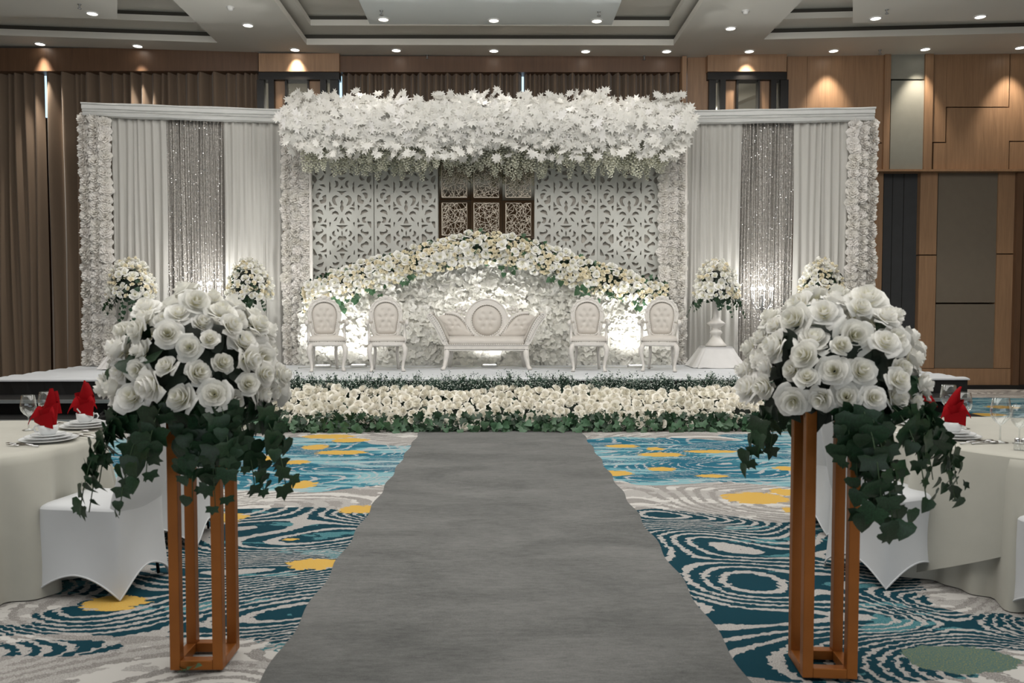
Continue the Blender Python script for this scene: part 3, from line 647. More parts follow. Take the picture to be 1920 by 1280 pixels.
def fatten(P, d):
    A = sum(P[i-1][0]*P[i][1]-P[i][0]*P[i-1][1] for i in range(len(P))); s = 1 if A > 0 else -1; out = []; n = len(P)
    for i, p in enumerate(P):
        a = (Vector(p)-Vector(P[i-1])); b = (Vector(P[(i+1) % n])-Vector(p)); a = a.normalized() if a.length > 1e-6 else a; b = b.normalized() if b.length > 1e-6 else b
        nn = Vector((a.y+b.y, -a.x-b.x))*s; nn = nn.normalized() if nn.length > .2 else Vector((0, 0)); out.append((p[0]+nn.x*d, p[1]+nn.y*d))
    return out
def lattice_mesh():
    S = 594.0; zc = 2.67; outs = [[(-.52, .72), (.52, .72), (.52, 4.35), (-.52, 4.35)]]; zlo, zhi = 1.15, 4.3
    for poly in [g for g in HOLES+HSYM]:
        for flipv in ((1, -1) if poly in HOLES else (1,)):
            for kper in (0, 1, -1):
                pts = [(u, flipv*v+kper*1380) for u, v in poly]
                if min(u for u, v in pts) < 1:                               # touches the middle line: mirror into one hole
                    rt = [p for p in pts]; lf = [(-u, v) for u, v in reversed(pts) if u > 0]; sets = [rt+lf]
                else: sets = [pts, [(-u, v) for u, v in pts]]
                for s_ in sets:
                    q = [(u/S*.985, zc+v/S) for u, v in s_]
                    if min(z for _, z in q) < zlo or max(z for _, z in q) > zhi: continue
                    outs.append(soften(fatten(q, .0055)))
    me = plate(outs, .008, m_latt); me.transform(RX); return me
latm = lattice_mesh()
for cx, dy, lb in [(642, 0, 'leftmost of the four, beside the left flower column'), (762, 0, 'second from left, beside the mirror panel'), (1061, 0, 'third from left, beside the mirror panel'), (1179, 0, 'rightmost of the four, beside the right flower column')]:
    t_ = thing('lattice_screen', 'white laser-cut scrollwork screen, ' + lb, 'screen', (X(cx, BY), BY, 0), group='laser-cut scrollwork screens')
    ob('lattice_panel', latm, t_)
    e = MB()
    for s in (-1, 1): e.add(*bxc(s*.523, .02, 2.5, .012, .05, 3.88))
    e.obj('edge_frame', m_latt, t_)
# mirror panel with filigree squares
mp = thing('mirror_panel', 'dark mirror panel of tiles carrying gold filigree squares, between the lattice screens', 'mirror', (X(912, BY), BY+.1, 0))
mx0, mx1 = X(822, BY)-X(912, BY), X(1002, BY)-X(912, BY); cols = 3; cw = (mx1-mx0)/3
zr = [Z(y, BY) for y in (518, 446, 374, 303, 232)]
rm = random.Random(5)
def filig(w_, h_, seed):
    from mathutils.geometry import delaunay_2d_cdt
    q = random.Random(seed); pts = [Vector((x, y)) for x, y in ((0, 0), (w_, 0), (w_, h_), (0, h_))]
    for i in range(1, 5): pts += [Vector((w_*i/5, 0)), Vector((w_*i/5, h_)), Vector((0, h_*i/5)), Vector((w_, h_*i/5))]
    for _ in range(90): pts.append(Vector((q.uniform(.02, .98)*w_, q.uniform(.02, .98)*h_)))
    r = delaunay_2d_cdt(pts, [], [], 0, 1e-5); mb = MB()
    for a, b in r[1]:
        A, B = r[0][a], r[0][b]; border = (A.x == B.x and A.x in (0, w_)) or (A.y == B.y and A.y in (0, h_))
        if not border and q.random() < .12: continue
        d = (B-A); L = d.length
        if L < 1e-4: continue
        n = Vector((-d.y, d.x))/L*(.005 if border else .0021)
        V = [(A.x+n.x, 0, A.y+n.y), (B.x+n.x, 0, B.y+n.y), (B.x-n.x, 0, B.y-n.y), (A.x-n.x, 0, A.y-n.y)]; V += [(x, .006, z) for x, y, z in V]
        mb.add(V, [(0, 1, 2, 3), (7, 6, 5, 4), (0, 4, 5, 1), (2, 6, 7, 3), (1, 5, 6, 2), (3, 7, 4, 0)])
    return mb.mesh(m_filig, False)
fm = [filig(.42, .54, s) for s in (1, 2, 3)]
for r_i in range(4):
    for c_i in range(3):
        z0, z1 = zr[r_i], zr[r_i+1]; xx = mx0+cw*c_i
        o = MB(); o.add(*box(-cw/2+.002, 0, -(z1-z0)/2+.002, cw/2-.002, .01, (z1-z0)/2-.002)); q = o.obj('mirror_tile', m_mirror, mp)
        q.location = (xx+cw/2, 0, (z0+z1)/2); q.rotation_euler = (R(rm.uniform(0, .9)), 0, R(rm.uniform(-6, 6)))
        ob('filigree_square', fm[(r_i*3+c_i) % 3], mp, (xx+cw/2-.21, -.05, (z0+z1)/2-.27))
bb = MB(); bb.add(*box(mx0, .05, SZ, mx1, .08, 4.5)); bb.obj('backboard', m_blk, mp)
# ruffled flower columns
def column(px0, px1, py0, lab, yoff=0.0, seed=1):
    xm = (px0+px1)/2; y = by(xm)-yoff; x0, x1 = X(px0, y), X(px1, y); zt = Z(py0, y, xm); w_ = x1-x0
    t_ = thing('flower_column', lab, 'flower column', ((x0+x1)/2, y, SZ), group='ruffled white flower columns'); r_ = random.Random(seed)
    b_ = MB(); b_.add(*box(-w_/2+.05, .0, 0, w_/2-.05, .1, zt-SZ)); b_.obj('core_panel', m_ruffle, t_)
    n = int((zt-SZ)/.138)
    for i in range(n):
        for k in range(3):
            x = (k-1)*w_/3*.98+r_.uniform(-.02, .02); z = .07+i*.138+r_.uniform(-.02, .02)+(.03 if k == 1 else 0)
            ob('ruffled_flower', me_ruf[r_.randrange(3)], t_, (x, -.0+r_.uniform(-.02, .01), z), aim((r_.uniform(-.3, .3)+(k-1)*.3, -1, r_.uniform(.0, .5)), r_.uniform(0, 6)), (r_.uniform(.1, .12), r_.uniform(.095, .11), .11))
column(155, 212, 214, 'tall column of ruffled white flowers at the far left end of the backdrop', .06, 1)
column(531, 583, 214, 'tall column of ruffled white flowers at the left end of the leaf canopy', .12, 2)
column(1236, 1284, 214, 'tall column of ruffled white flowers at the right end of the leaf canopy', .12, 3)
column(1588, 1639, 218, 'tall column of ruffled white flowers at the far right end of the backdrop', .06, 4)
for px, lb in ((582, 'left'), (1286, 'right')):
    p = MB(); p.add(*tube([(0, 0, SZ), (0, 0, 4.7)], .03, 12)); q = p.obj('backdrop_pole', m_white, None, True); q.location = (X(px, 13.3), 13.34, 0); tag(q, 'thin white upright pole at the %s edge of the lattice screens' % lb, 'pole', 'white backdrop poles')
# ---------------------------------------------------------------- leaf canopy
cn = thing('leaf_canopy', 'wide overhanging canopy of white silk maple leaves above the stage', 'flower canopy', (X(912, 13), 13.0, 4.4))
cx0, cx1 = X(545, 13)-cn.location.x, X(1280, 13)-cn.location.x
cb = MB(); cb.add(*box(cx0+.1, .0, -.25, cx1-.1, .42, .2)); cb.obj('canopy_truss', m_white, cn)
topn = [rnd.uniform(-.09, .09) for _ in range(60)]
def canopy_pos(front):
    u = rnd.random(); x = cx0+(cx1-cx0)*u; k = u*58; i = int(k); tn = topn[i]*(1-k+i)+topn[i+1]*(k-i)
    th = U(-1.35, 3.0) if not front else U(-1.15, 2.3)           # angle over the front and the top
    ry, rz = .62, .43+tn
    ends = min(1, min(u, 1-u)*9+.45)
    y = -ry*math.cos(th*.62)*U(.75, 1); z = rz*math.sin(th*.62)*ends*U(.75, 1.03)-.05
    return Vector((x, y, z)), Vector((U(-.7, .7), -math.cos(th*.62)-.4, math.sin(th*.62)+U(-.6, .5)))
for k in range(300):
    p, d = canopy_pos(True); ob('maple_leaf', me_maple[0], cn, p, aim(d, U(0, 6.28)), U(.12, .17))
pl = []
for k in range(2600):
    p, d = canopy_pos(False); p = p*U(.7, .97) if rnd.random() < .5 else p; p.x = max(cx0-.05, min(cx1+.05, p.x+U(-.1, .1))); p.x = cx0+(cx1-cx0)*rnd.random() if rnd.random() < .5 else p.x
    pl.append((0, mtx(p, aim(d, U(0, 6.28)), U(.1, .17))))
for k in range(330):                                            # ragged lower fringe
    p = Vector((cx0+.1+(cx1-cx0-.2)*rnd.random(), U(-.5, -.05), -.3-.22*rnd.random()**2)); pl.append((0, mtx(p, aim((U(-.7, .7), -1, U(-.3, .7)), U(0, 6.28)), U(.09, .15))))
for k in range(170):                                            # sprigs that stick out at the top
    p = Vector((cx0+(cx1-cx0)*rnd.random(), U(-.35, .1), U(.33, .5)))
    pl.append((0, mtx(p, aim((U(-1, 1), -1, U(-.2, .6)), U(0, 6.28)), U(.09, .14))))
q = ob('leaf_mass', scatter([MAPLE], pl, m_maple), cn); q['kind'] = 'stuff'
# wisteria strands
def wist_tpl(seed):
    r_ = random.Random(seed); mb = MB(); mb.add(*tube([(0, 0, 0), (0, 0, -.5)], .004, 3))
    for k in range(46):
        t = k/46; z = -.04-.5*t; r = (.055*(1-t)**.7+.012); th = k*2.4
        s_ = .032*(1-.45*t); p = Vector((r*math.cos(th), r*math.sin(th), z)); mb.add([(-1, 0, -.6), (0, .5, .5), (1, 0, -.6), (0, -.9, .2)], [(0, 2, 1), (0, 3, 2), (1, 3, 0), (1, 2, 3)], 0, mtx(p, aim((r_.uniform(-1, 1), r_.uniform(-1, 1), r_.uniform(-1, .3))), s_))
    return mb.tpl()
me_w = ME([wist_tpl(s) for s in (1, 2)], m_wist)
for k in range(150):
    u = (k+U(0, 1))/150; ob('wisteria_strand', me_w[k % 2], cn, (cx0+.3+(cx1-cx0-.55)*u, U(-.25, .2), U(-.36, -.12)), (U(-.1, .1), U(-.1, .1), U(0, 6)), (1.25, 1.25, U(.65, 1.0)))
# ---------------------------------------------------------------- flower wall and garland
ARC = [(560, 566), (590, 548), (640, 530), (700, 512), (760, 497), (820, 478), (880, 466), (925, 463), (985, 474), (1040, 492), (1100, 514), (1160, 532), (1215, 547), (1256, 558)]
def arc_y(px):
    for (a, b), (c, d) in zip(ARC, ARC[1:]):
        if a <= px <= c: return b+(d-b)*(px-a)/(c-a)
    return ARC[0][1] if px < ARC[0][0] else ARC[-1][1]
fw = thing('flower_wall', 'arched wall of pale silk petals glowing behind the sofa', 'flower wall', (X(910, 13.3), 13.3, SZ))
fo = Vector(fw.location)
pts = [(X(px, 13.3)-fo.x, Z(arc_y(px)+4, 13.3)-SZ) for px in range(566, 1262, 12)]
me = plate([[(pts[0][0], 0.0)]+pts+[(pts[-1][0], 0.0)]], .03, m_wallpetal); me.transform(RX); ob('arched_board', me, fw, (0, .04, 0))
N = 0; pl = []
cells = []
for j in range(21):
    for i in range(62):
        px = 568+i*11.2+(j % 2)*5.6+U(-3, 3); py = 682-j*11.2+U(-3, 3)
        if py < arc_y(px)+12 or px > 1256: continue
        cells.append((px, py))
rnd.shuffle(cells)
for k, (px, py) in enumerate(cells):
    p = at(px, py, 13.24+U(-.05, .03))-fo; d = (U(-.6, .6), -1, U(-.5, .6)); s = U(.085, .125)
    if k < 300: ob('silk_flower', me_fp[k % 3], fw, p, aim(d, U(0, 6)), s)
    else: pl.append((k % 3, mtx(p, aim(d, U(0, 6)), s)))
for k in range(1100):
    px = U(566, 1256); py = U(arc_y(px)+6, 684); pl.append((rnd.randrange(3), mtx(at(px, py, 13.27+U(-.05, .02))-fo, aim((U(-.8, .8), -1, U(-.8, .8)), U(0, 6)), U(.07, .12))))
q = ob('petal_mass', scatter(FPET, pl, m_wallpetal), fw); q['kind'] = 'stuff'
ga = thing('arch_garland', 'arched garland of white and cream roses over the flower wall', 'garland', (X(912, 13.05), 13.05, 2.2)); go = Vector(ga.location)
tb = MB(); tb.add(*tube([at(px, py+2, 13.1)-go for px, py in ARC[2:-2]], .13, 8)); tb.obj('garland_base', m_dark, ga, True)
pos = []
tries = 0
while len(pos) < 400 and tries < 40000:
    tries += 1
    px = U(570, 1250); h = 27 if 620 < px < 1200 else 20
    py = arc_y(px)+U(-h, h+3); small = rnd.random() < .3; r = U(4, 5.5) if small else U(6, 9)
    if all((px-a)**2+(py-b)**2 > (.76*(r+c))**2 for a, b, c, _ in pos): pos.append((px, py, r, small))
ivs = 0
for k, (px, py, r, small) in enumerate(pos):
    e = (py-arc_y(px))/30; p = at(px, py, 13.02-.2*math.sqrt(max(0, 1-e*e))+U(-.03, .03))-go
    d = (U(-.35, .35), -1, -e*.9+U(-.2, .4)); s = r/F*13.0*1.2
    if small: ob('cream_rose', me_rose_cream[k % 3], ga, p, aim(d, U(0, 6)), s)
    elif True: ob('white_rose', me_rose_lo[k % 3], ga, p, aim(d, U(0, 6)), s)
for k in range(200):
    px = U(572, 1248); e = U(-1, 1); py = arc_y(px)+e*31; p = at(px, py, 12.95-.1*(1-abs(e))+U(-.04, .04))-go
    ob('ivy_leaf', me_ivyl[k % 2], ga, p, aim((U(-.6, .6), -1, U(-.4, .6)), U(0, 6)), U(.05, .08))
pl = []
for k in range(1500):
    px = U(566, 1254); e = U(-1, 1); py = arc_y(px)+e*28; pl.append((0, mtx(at(px, py, 13.0-.1*(1-abs(e)))-go, aim((U(-.8, .8), -1, U(-.8, .8)), U(0, 6)), U(.03, .06))))
q = ob('foliage', scatter([IVY2], pl, m_ivy), ga); q['kind'] = 'stuff'
for (px, py, n) in [(640, 566, 9), (622, 556, 5), (675, 552, 4), (765, 520, 5), (1045, 520, 5), (1098, 540, 8), (1110, 552, 5), (1155, 545, 6), (1200, 562, 4), (950, 498, 4), (700, 545, 4), (1238, 572, 4)]:
    for k in range(n):
        ob('ivy_leaf', me_ivyl[k % 2], ga, at(px+U(-13, 13), py+U(-8, 14), 12.85+U(-.05, .05))-go, aim((U(-.5, .5), -1, U(-.1, .5)), U(2, 4)), U(.07, .11))
# ---------------------------------------------------------------- flower bed in front of the stage
bed = thing('flower_bed', 'long low bank of ivory roses and ivy along the stage front', 'flower bed', (0, 10.1, 0))
bx0, bx1 = X(232, 10.1), X(1505, 10.1)
def bank(u, s):                                                  # s 0 at the top rear, 1 at the front foot
    x = bx0+(bx1-bx0)*u; wv = .05*math.sin(x*2.3)+.04*math.sin(x*5.1+1)
    y = 10.45-.72*s+wv*.3; z = .41-.31*max(0, s)**1.3+wv*.4
    return Vector((x, y-10.1, z))
fb = MB(); fb.add(*grid(lambda u, v: tuple(bank(u, v*1.15)-Vector((0, -.1, .1))) if v < .99 else tuple(bank(u, 1.1)+Vector((0, .15, -.1))), 60, 8)); fb.obj('moss_base', m_dark, bed, True)
pos = []; cellsz = {}
tries = 0
while len(pos) < 760 and tries < 60000:
    tries += 1; x = U(0, 1); s = U(-.02, 1.0); p = bank(x, s); r = U(.056, .078); key = (int(p.x*5), int(s*5)); ok = True
    for dx in (-1, 0, 1):
        for dz in (-1, 0, 1):
            for q in cellsz.get((key[0]+dx, key[1]+dz), ()):
                if (q[0]-p).length < .8*(q[1]+r): ok = False; break
            if not ok: break
        if not ok: break
    if ok: pos.append((p, r, s)); cellsz.setdefault(key, []).append((p, r))
vis = sorted(pos, key=lambda t: abs(t[0].x+.0)+(.0 if t[2] > .1 else 1.0))
pl = []
for k, (p, r, s) in enumerate(vis):
    d = (U(-.7, .7), -.75-.3*s, .75-.6*s+U(-.25, .3)); q = p+Vector((U(-.01, .01), -.02, U(-.01, .04)))
    if k < 300: ob('ivory_rose', me_bed[k % 3], bed, q, aim(d, U(0, 6)), r*1.08)
    else: pl.append((k % 3, mtx(q, aim(d, U(0, 6)), r*1.08)))
q = ob('ivory_roses', scatter(ROSE_LO, pl, m_bedrose), bed); q['kind'] = 'stuff'
pl = []
for k in range(260):
    u = U(.17, .93); p = Vector((bx0+(bx1-bx0)*u, -.46+U(-.06, .08), U(.03, .15)))
    ob('ivy_leaf', me_ivyl[k % 2], bed, p, aim((U(-.5, .5), -1, U(.0, 1.0)), U(1.5, 4.7)), U(.06, .1))
for k in range(1500):
    u = U(0, 1); p = Vector((bx0+(bx1-bx0)*u, -.38+U(-.08, .1), U(.0, .2))); pl.append((0, mtx(p, aim((U(-.7, .7), -1, U(-.3, 1)), U(0, 6)), U(.04, .09))))
for k in range(900):
    p = bank(U(0, 1), U(0, 1)); pl.append((0, mtx(p-Vector((0, 0, .02)), aim((U(-.7, .7), -1, U(0, 1)), U(0, 6)), U(.03, .07))))
q = ob('foliage', scatter([IVY, IVY2], [a for a in pl], m_ivy), bed) if False else ob('foliage', scatter([IVY], [(0, m) for _, m in pl[-2400:]], m_ivy), bed); q['kind'] = 'stuff'
# baby's breath row
gy = thing('babys_breath_row', 'row of bushy baby\'s breath sprigs between the roses and the stage edge', 'flower row', (0, 10.52, .3))
def sprig(seed):
    r_ = random.Random(seed); mb = MB()
    for b in range(7):
        th = r_.uniform(0, 6.28); L = r_.uniform(.16, .3); sp = r_.uniform(.02, .13); e = Vector((sp*math.cos(th), sp*math.sin(th)*.6, L))
        mb.add(*tube([(0, 0, 0), e*.5+Vector((0, 0, .01)), e], .0025, 3), mi=1)
        for k in range(12):
            p = e*r_.uniform(.45, 1.05)+Vector((r_.uniform(-.03, .03), r_.uniform(-.03, .03), r_.uniform(-.02, .02)))
            mb.add([(1, 0, 0), (-1, 0, 0), (0, 1, 0), (0, -1, 0), (0, 0, 1), (0, 0, -1)], [(0, 2, 4), (2, 1, 4), (1, 3, 4), (3, 0, 4), (2, 0, 5), (1, 2, 5), (3, 1, 5), (0, 3, 5)], 0 if k % 2 else 1, mtx(p, None, r_.uniform(.005, .009)))
        for k in range(7):
            p = e*r_.uniform(.2, .95); mb.add([(0, 0, 0), (.3, .5, .1), (0, 1, 0), (-.3, .5, .1)], [(0, 1, 2, 3)], 1, mtx(p, aim((r_.uniform(-1, 1), r_.uniform(-1, 0), r_.uniform(0, 1)), r_.uniform(0, 6)), .035))
    return mb.mesh([m_gyp, m_gypleaf], False)
spr = [sprig(s) for s in (1, 2, 3, 4)]
n = 210
for k in range(n):
    x = bx0+.5+(bx1-bx0-.6)*(k+U(.1, .9))/n; ob('sprig', spr[k % 4], gy, (x, U(-.06, .04), U(-.02, .05)), (U(-.15, .15), U(-.2, .2), U(0, 6)), U(.75, 1.15))
# ---------------------------------------------------------------- throne chairs and sofa
def cushion(outline, h, rings=9, dimples=(), axis_front=True, sig=.03, dd=.5):
    """padded panel from a closed outline in (x, z); bulges towards -y"""
    cx = sum(p[0] for p in outline)/len(outline); cz = sum(p[1] for p in outline)/len(outline); n = len(outline); V = []; Fc = []
    for j in range(rings+1):
        r = 1-j/rings*.97
        for p in outline:
            x, z = cx+(p[0]-cx)*r, cz+(p[1]-cz)*r; b = h*(1-r**3.2)**.6 if r < 1 else 0
            for dx, dz in dimples: b -= h*dd*math.exp(-((x-dx)**2+(z-dz)**2)/(2*sig*sig*.35))
            V.append((x, -b, z))
    for j in range(rings):
        for i in range(n): a = j*n+i; b_ = j*n+(i+1) % n; Fc.append((a, b_, b_+n, a+n))
    Fc.append(tuple(range(rings*n, rings*n+n))); return V, Fc
def resample(P, step):
    L = []; out = []; n = len(P); acc = 0
    for i in range(n):
        a, b = Vector(P[i]), Vector(P[(i+1) % n]); d = (b-a).length
        while acc < d: out.append(tuple(a.lerp(b, acc/d))); acc += step
        acc -= d
    return out
nail = ball((0, 0, 0), .0055, 6, 4)
def nails(pts, y=0.0): mb = MB(); [mb.add(*nail, mat=Matrix.Translation((p[0], y if len(p) == 2 else p[1], p[1] if len(p) == 2 else p[2]))) for p in pts]; return mb
half = [(0, .0), (.12, .0), (.15, .03), (.165, .13), (.19, .27), (.185, .36), (.145, .445), (.07, .49), (0, .5)]
BO = chaikin(half+[(-x, z) for x, z in reversed(half[1:-1])], 2)
BOc = (0, .25)
def grow(P, d, c=(0, .25)):
    out = []
    n = len(P)
    for i, p in enumerate(P):
        a, b = Vector(P[i-1]), Vector(P[(i+1) % n]); t = (b-a).normalized(); out.append((p[0]+t.y*d, p[1]-t.x*d))
    return out
def throne(loc, rz, label):
    t = thing('throne_chair', label, 'chair', loc, rz, 'white carved armchairs on the stage')
    for sx in (-1, 1):
        l = MB(); l.add(*tube([(sx*.235, -.2, .4), (sx*.262, -.235, .34), (sx*.262, -.245, .27), (sx*.238, -.225, .15), (sx*.225, -.225, .06), (sx*.235, -.25, .02), (sx*.235, -.255, .0)], [.036, .04, .034, .024, .02, .028, .03], 8)); l.obj('leg', m_thr, t, True)
        l = MB(); l.add(*tube([(sx*.17, .2, .4), (sx*.165, .21, .25), (sx*.18, .24, .1), (sx*.19, .28, .0)], [.026, .024, .022, .022], 6)); l.obj('leg', m_thr, t, True)
    sr = MB(); hw, hd = .27, .25
    def rr(k, grow_, z):  # rounded seat outline (wider at the front)
        th = 2*math.pi*k; c, s = math.cos(th), math.sin(th); e = .45
        x = (abs(c)**e*math.copysign(1, c))*(hw+grow_)*(1-.1*s); y = (abs(s)**e*math.copysign(1, s))*(hd+grow_); return (x, y, z)
    prof = [(-.02, .375), (.0, .38), (.008, .4), (-.0, .41), (.004, .425), (.0, .44), (-.02, .442)]
    V = []; n = 48
    for g_, z in prof: V += [rr(i/n, g_, z) for i in range(n)]
    Fc = [(j*n+i, j*n+(i+1) % n, (j+1)*n+(i+1) % n, (j+1)*n+i) for j in range(len(prof)-1) for i in range(n)]+[tuple(range(n))[::-1], tuple(range((len(prof)-1)*n, len(prof)*n))]
    sr.add(V, Fc); sr.obj('seat_rail', m_thr, t, True)
    V = []
    prof = [(-.002, .44), (.006, .46), (.002, .49), (-.03, .515), (-.09, .53), (-.18, .535)]
    for g_, z in prof: V += [rr(i/n, g_, z) for i in range(n)]
    Fc = [(j*n+i, j*n+(i+1) % n, (j+1)*n+(i+1) % n, (j+1)*n+i) for j in range(len(prof)-1) for i in range(n)]+[tuple(range((len(prof)-1)*n, len(prof)*n))]
    sc_ = MB(); sc_.add(V, Fc); sc_.obj('seat', m_pad, t, True)
    nm = nails([rr(k/52, .006, .447) for k in range(52)])
    B = Matrix.Translation((0, .2, .54)) @ Matrix.Rotation(R(-11), 4, 'X')
    outer = grow(BO, .058)
    me = plate([outer, BO], .02, m_thr); V, Fc = mesh_to_tpl(me)
    fr = MB(); fr.add(V, Fc, 0, B @ RX)
    ip = grow(BO, .012); fr.add(*tube([B @ Vector((p[0], -.024, p[1])) for p in ip+ip[:1]], .01, 6)); op = grow(BO, .055); fr.add(*tube([B @ Vector((p[0], -.014, p[1])) for p in op+op[:1]], .014, 6))
    fr.obj('back_frame', m_thr, t, True)
    cr = MB()                                                    # carved crest over the top of the frame
    for k in range(17):
        a = R(12+k*9.75); r = .235+.018*math.cos((k-8)*math.pi); x = r*math.cos(a)*.93; z = .31+r*math.sin(a)*(1.05+.05*math.exp(-((k-8)/2)**2))
        cr.add(*ball((0, 0, 0), .026 if k % 2 else .034, 7, 5, (1, .55, .75)), mat=B @ Matrix.Translation((x, -.012, z)) @ Matrix.Rotation(-(a-math.pi/2), 4, 'Y'))
    cr.add(*ball((0, 0, 0), .05, 8, 6, (1.2, .5, .7)), mat=B @ Matrix.Translation((0, -.012, .575)))
    for s in (-1, 1): cr.add(*ball((0, 0, 0), .03, 7, 5, (.7, .5, 1.3)), mat=B @ Matrix.Translation((s*.245, -.01, .3)))
    cr.obj('carved_crest', m_thr, t, True)
    dm = [(x, z) for z, xs in ((.36, (-.05, .05)), (.27, (-.1, 0, .1)), (.18, (-.05, .05)), (.1, (-.09, 0, .09))) for x in xs]
    V, Fc = cushion(BO, .05, 10, dm, sig=.03); bc = MB(); bc.add(V, Fc, 0, B); bc.obj('backrest', m_pad, t, True)
    nn = resample(grow(BO, .004), .034); mb = nm; [mb.add(*nail, mat=B @ Matrix.Translation((p[0], -.018, p[1]))) for p in nn]; mb.obj('nailhead_trim', m_nail, t, True)
    bp = MB(); bp.add(V, [tuple(range(len(BO)))], 0, B @ Matrix.Translation((0, .018, 0))); 
    st_ = MB()
    for s in (-1, 1): st_.add(*tube([(s*.16, .22, .4), (s*.165, .2, .52), (s*.19, .19, .62)], [.028, .026, .02], 6))
    st_.obj('back_post', m_thr, t, True)
    for s in (-1, 1):
        a = MB(); a.add(*tube([(s*.215, .14, .73), (s*.255, .05, .725), (s*.28, -.08, .735), (s*.29, -.16, .742), (s*.295, -.2, .73), (s*.295, -.205, .7), (s*.29, -.18, .69)], [.018, .02, .024, .028, .03, .024, .014], 8))
        a.add(*tube([(s*.285, -.14, .72), (s*.265, -.1, .66), (s*.262, -.13, .56), (s*.262, -.18, .47), (s*.25, -.2, .41)], [.024, .02, .02, .024, .026], 8)); a.add(*ball((s*.295, -.205, .715), .03, 8, 6)); arm = a.obj('armrest', m_thr, t, True)
        p = MB(); p.add(*ball((s*.268, -.0, .752), .1, 10, 6, (.24, .85, .2))); p.obj('arm_pad', m_pad, arm, True)
    return t
def sp(px, py): p = on(px, py, SZ); return p
for px, dx, rz, lb in [(605, 0, 17, 'white carved armchair with buttoned oval back, leftmost of the four on the stage'), (721, 0, 10, 'white carved armchair with buttoned oval back, just left of the sofa'),
                   (1106, 0, -3, 'white carved armchair with buttoned oval back, just right of the sofa'), (1244, 0, -16, 'white carved armchair with buttoned oval back, rightmost of the four on the stage')]:
    p = on(px, 697, SZ); throne((p.x, p.y+.25, SZ+.002), R(rz), lb)
def sofa(loc):
    t = thing('tufted_sofa', 'white carved two-seat sofa with round buttoned medallion back, centre of the stage', 'sofa', loc)
    for s in (-1, 1):
        l = MB(); l.add(*tube([(s*.60, -.26, .34), (s*.61, -.27, .2), (s*.64, -.28, .05), (s*.66, -.31, .02), (s*.665, -.32, 0)], [.05, .04, .03, .034, .036], 8)); l.obj('leg', m_thr, t, True)
        l = MB(); l.add(*tube([(s*.56, .24, .34), (s*.565, .26, .2), (s*.6, .3, .0)], [.04, .034, .028], 8)); l.obj('leg', m_thr, t, True)
    rl = MB(); rl.add(*box(-.64, -.3, .29, .64, .28, .385)); rl.add(*box(-.645, -.315, .32, .645, -.3, .33)); rl.add(*box(-.65, -.31, .375, .65, .28, .39)); o = rl.obj('seat_rail', m_thr, t); bv = o.modifiers.new('b', 'BEVEL'); bv.width = .008; bv.segments = 2
    def se(th, gx, gy, z): c, s = math.cos(th), math.sin(th); e = .3; return (abs(c)**e*math.copysign(1, c)*gx, -.02+abs(s)**e*math.copysign(1, s)*gy, z)
    n = 56; prof = [(.6, .28, .39), (.61, .29, .42), (.605, .285, .45), (.57, .26, .485), (.5, .2, .5), (.3, .1, .505)]; V = []
    for a, b, z in prof: V += [se(2*math.pi*i/n, a, b, z) for i in range(n)]
    Fc = [(j*n+i, j*n+(i+1) % n, (j+1)*n+(i+1) % n, (j+1)*n+i) for j in range(len(prof)-1) for i in range(n)]+[tuple(range((len(prof)-1)*n, len(prof)*n))]
    m_ = MB(); m_.add(V, Fc); m_.obj('seat', m_pad, t, True)
    NN = [(-.6+1.2*k/36, -.318, .395) for k in range(37)]
    B = Matrix.Translation((0, .2, 0)) @ Matrix.Rotation(R(-8), 4, 'X'); BB = lambda x, y, z: B @ Vector((x, y, z))
    # back wings: swoop from the arm tops down to the seat
    for s in (-1, 1):
        wing = [(.13, .46), (.6, .46), (.72, .6), (.8, .78), (.74, .845), (.56, .85), (.46, .81), (.36, .70), (.26, .56)]
        wo = chaikin([(s*x, z) for x, z in (wing if s > 0 else wing[::-1])], 2)
        dm = [(s*x, z) for x, z in ((.5, .74), (.6, .74), (.45, .66), (.55, .66), (.65, .66), (.5, .58), (.6, .58))]
        V, Fc = cushion(wo, .05, 9, dm, sig=.028, dd=.5); m_ = MB(); m_.add(V, Fc, 0, B); m_.obj('back_wing', m_pad, t, True)
        top = [(.74, .868), (.56, .875), (.44, .83), (.34, .72), (.25, .58), (.17, .47)]; top = chaikin(top, 2, False)
        m_ = MB(); m_.add(*tube([BB(s*x, -.0, z) for x, z in top], .03, 8)); m_.obj('top_rail', m_thr, t, True)
        NN += [tuple(BB(s*(x-.012), -.034, z-.03)) for x, z in resample([(p[0], p[1]) for p in top], .035)[:22] if z > .5]
    circ = [(.235*math.cos(2*math.pi*i/48), .75+.245*math.sin(2*math.pi*i/48)) for i in range(48)]
    outer = [(.34*math.cos(2*math.pi*i/64)*(1 if math.sin(2*math.pi*i/64) > -.2 else .9), .745+.345*math.sin(2*math.pi*i/64) if math.sin(2*math.pi*i/64) > -.75 else .48) for i in range(64)]
    me = plate([outer, circ], .022, m_thr); V, Fc = mesh_to_tpl(me); m_ = MB(); m_.add(V, Fc, 0, B @ RX)
    for rr_, a_ in ((.25, .012), (.335, .014)): m_.add(*tube([BB(rr_*math.cos(R(q)), -.02, .75+rr_*1.03*math.sin(R(q))) for q in range(-40 if rr_ > .3 else -90, 221 if rr_ > .3 else 271, 10)], a_, 6))
    m_.obj('medallion_frame', m_thr, t, True)
    dm = [(-.06, .85), (.06, .85), (-.11, .75), (0, .75), (.11, .75), (-.06, .65), (.06, .65)]
    V, Fc = cushion(circ, .06, 10, dm, sig=.03, dd=.45); m_ = MB(); m_.add(V, Fc, 0, B); m_.obj('medallion_cushion', m_pad, t, True)
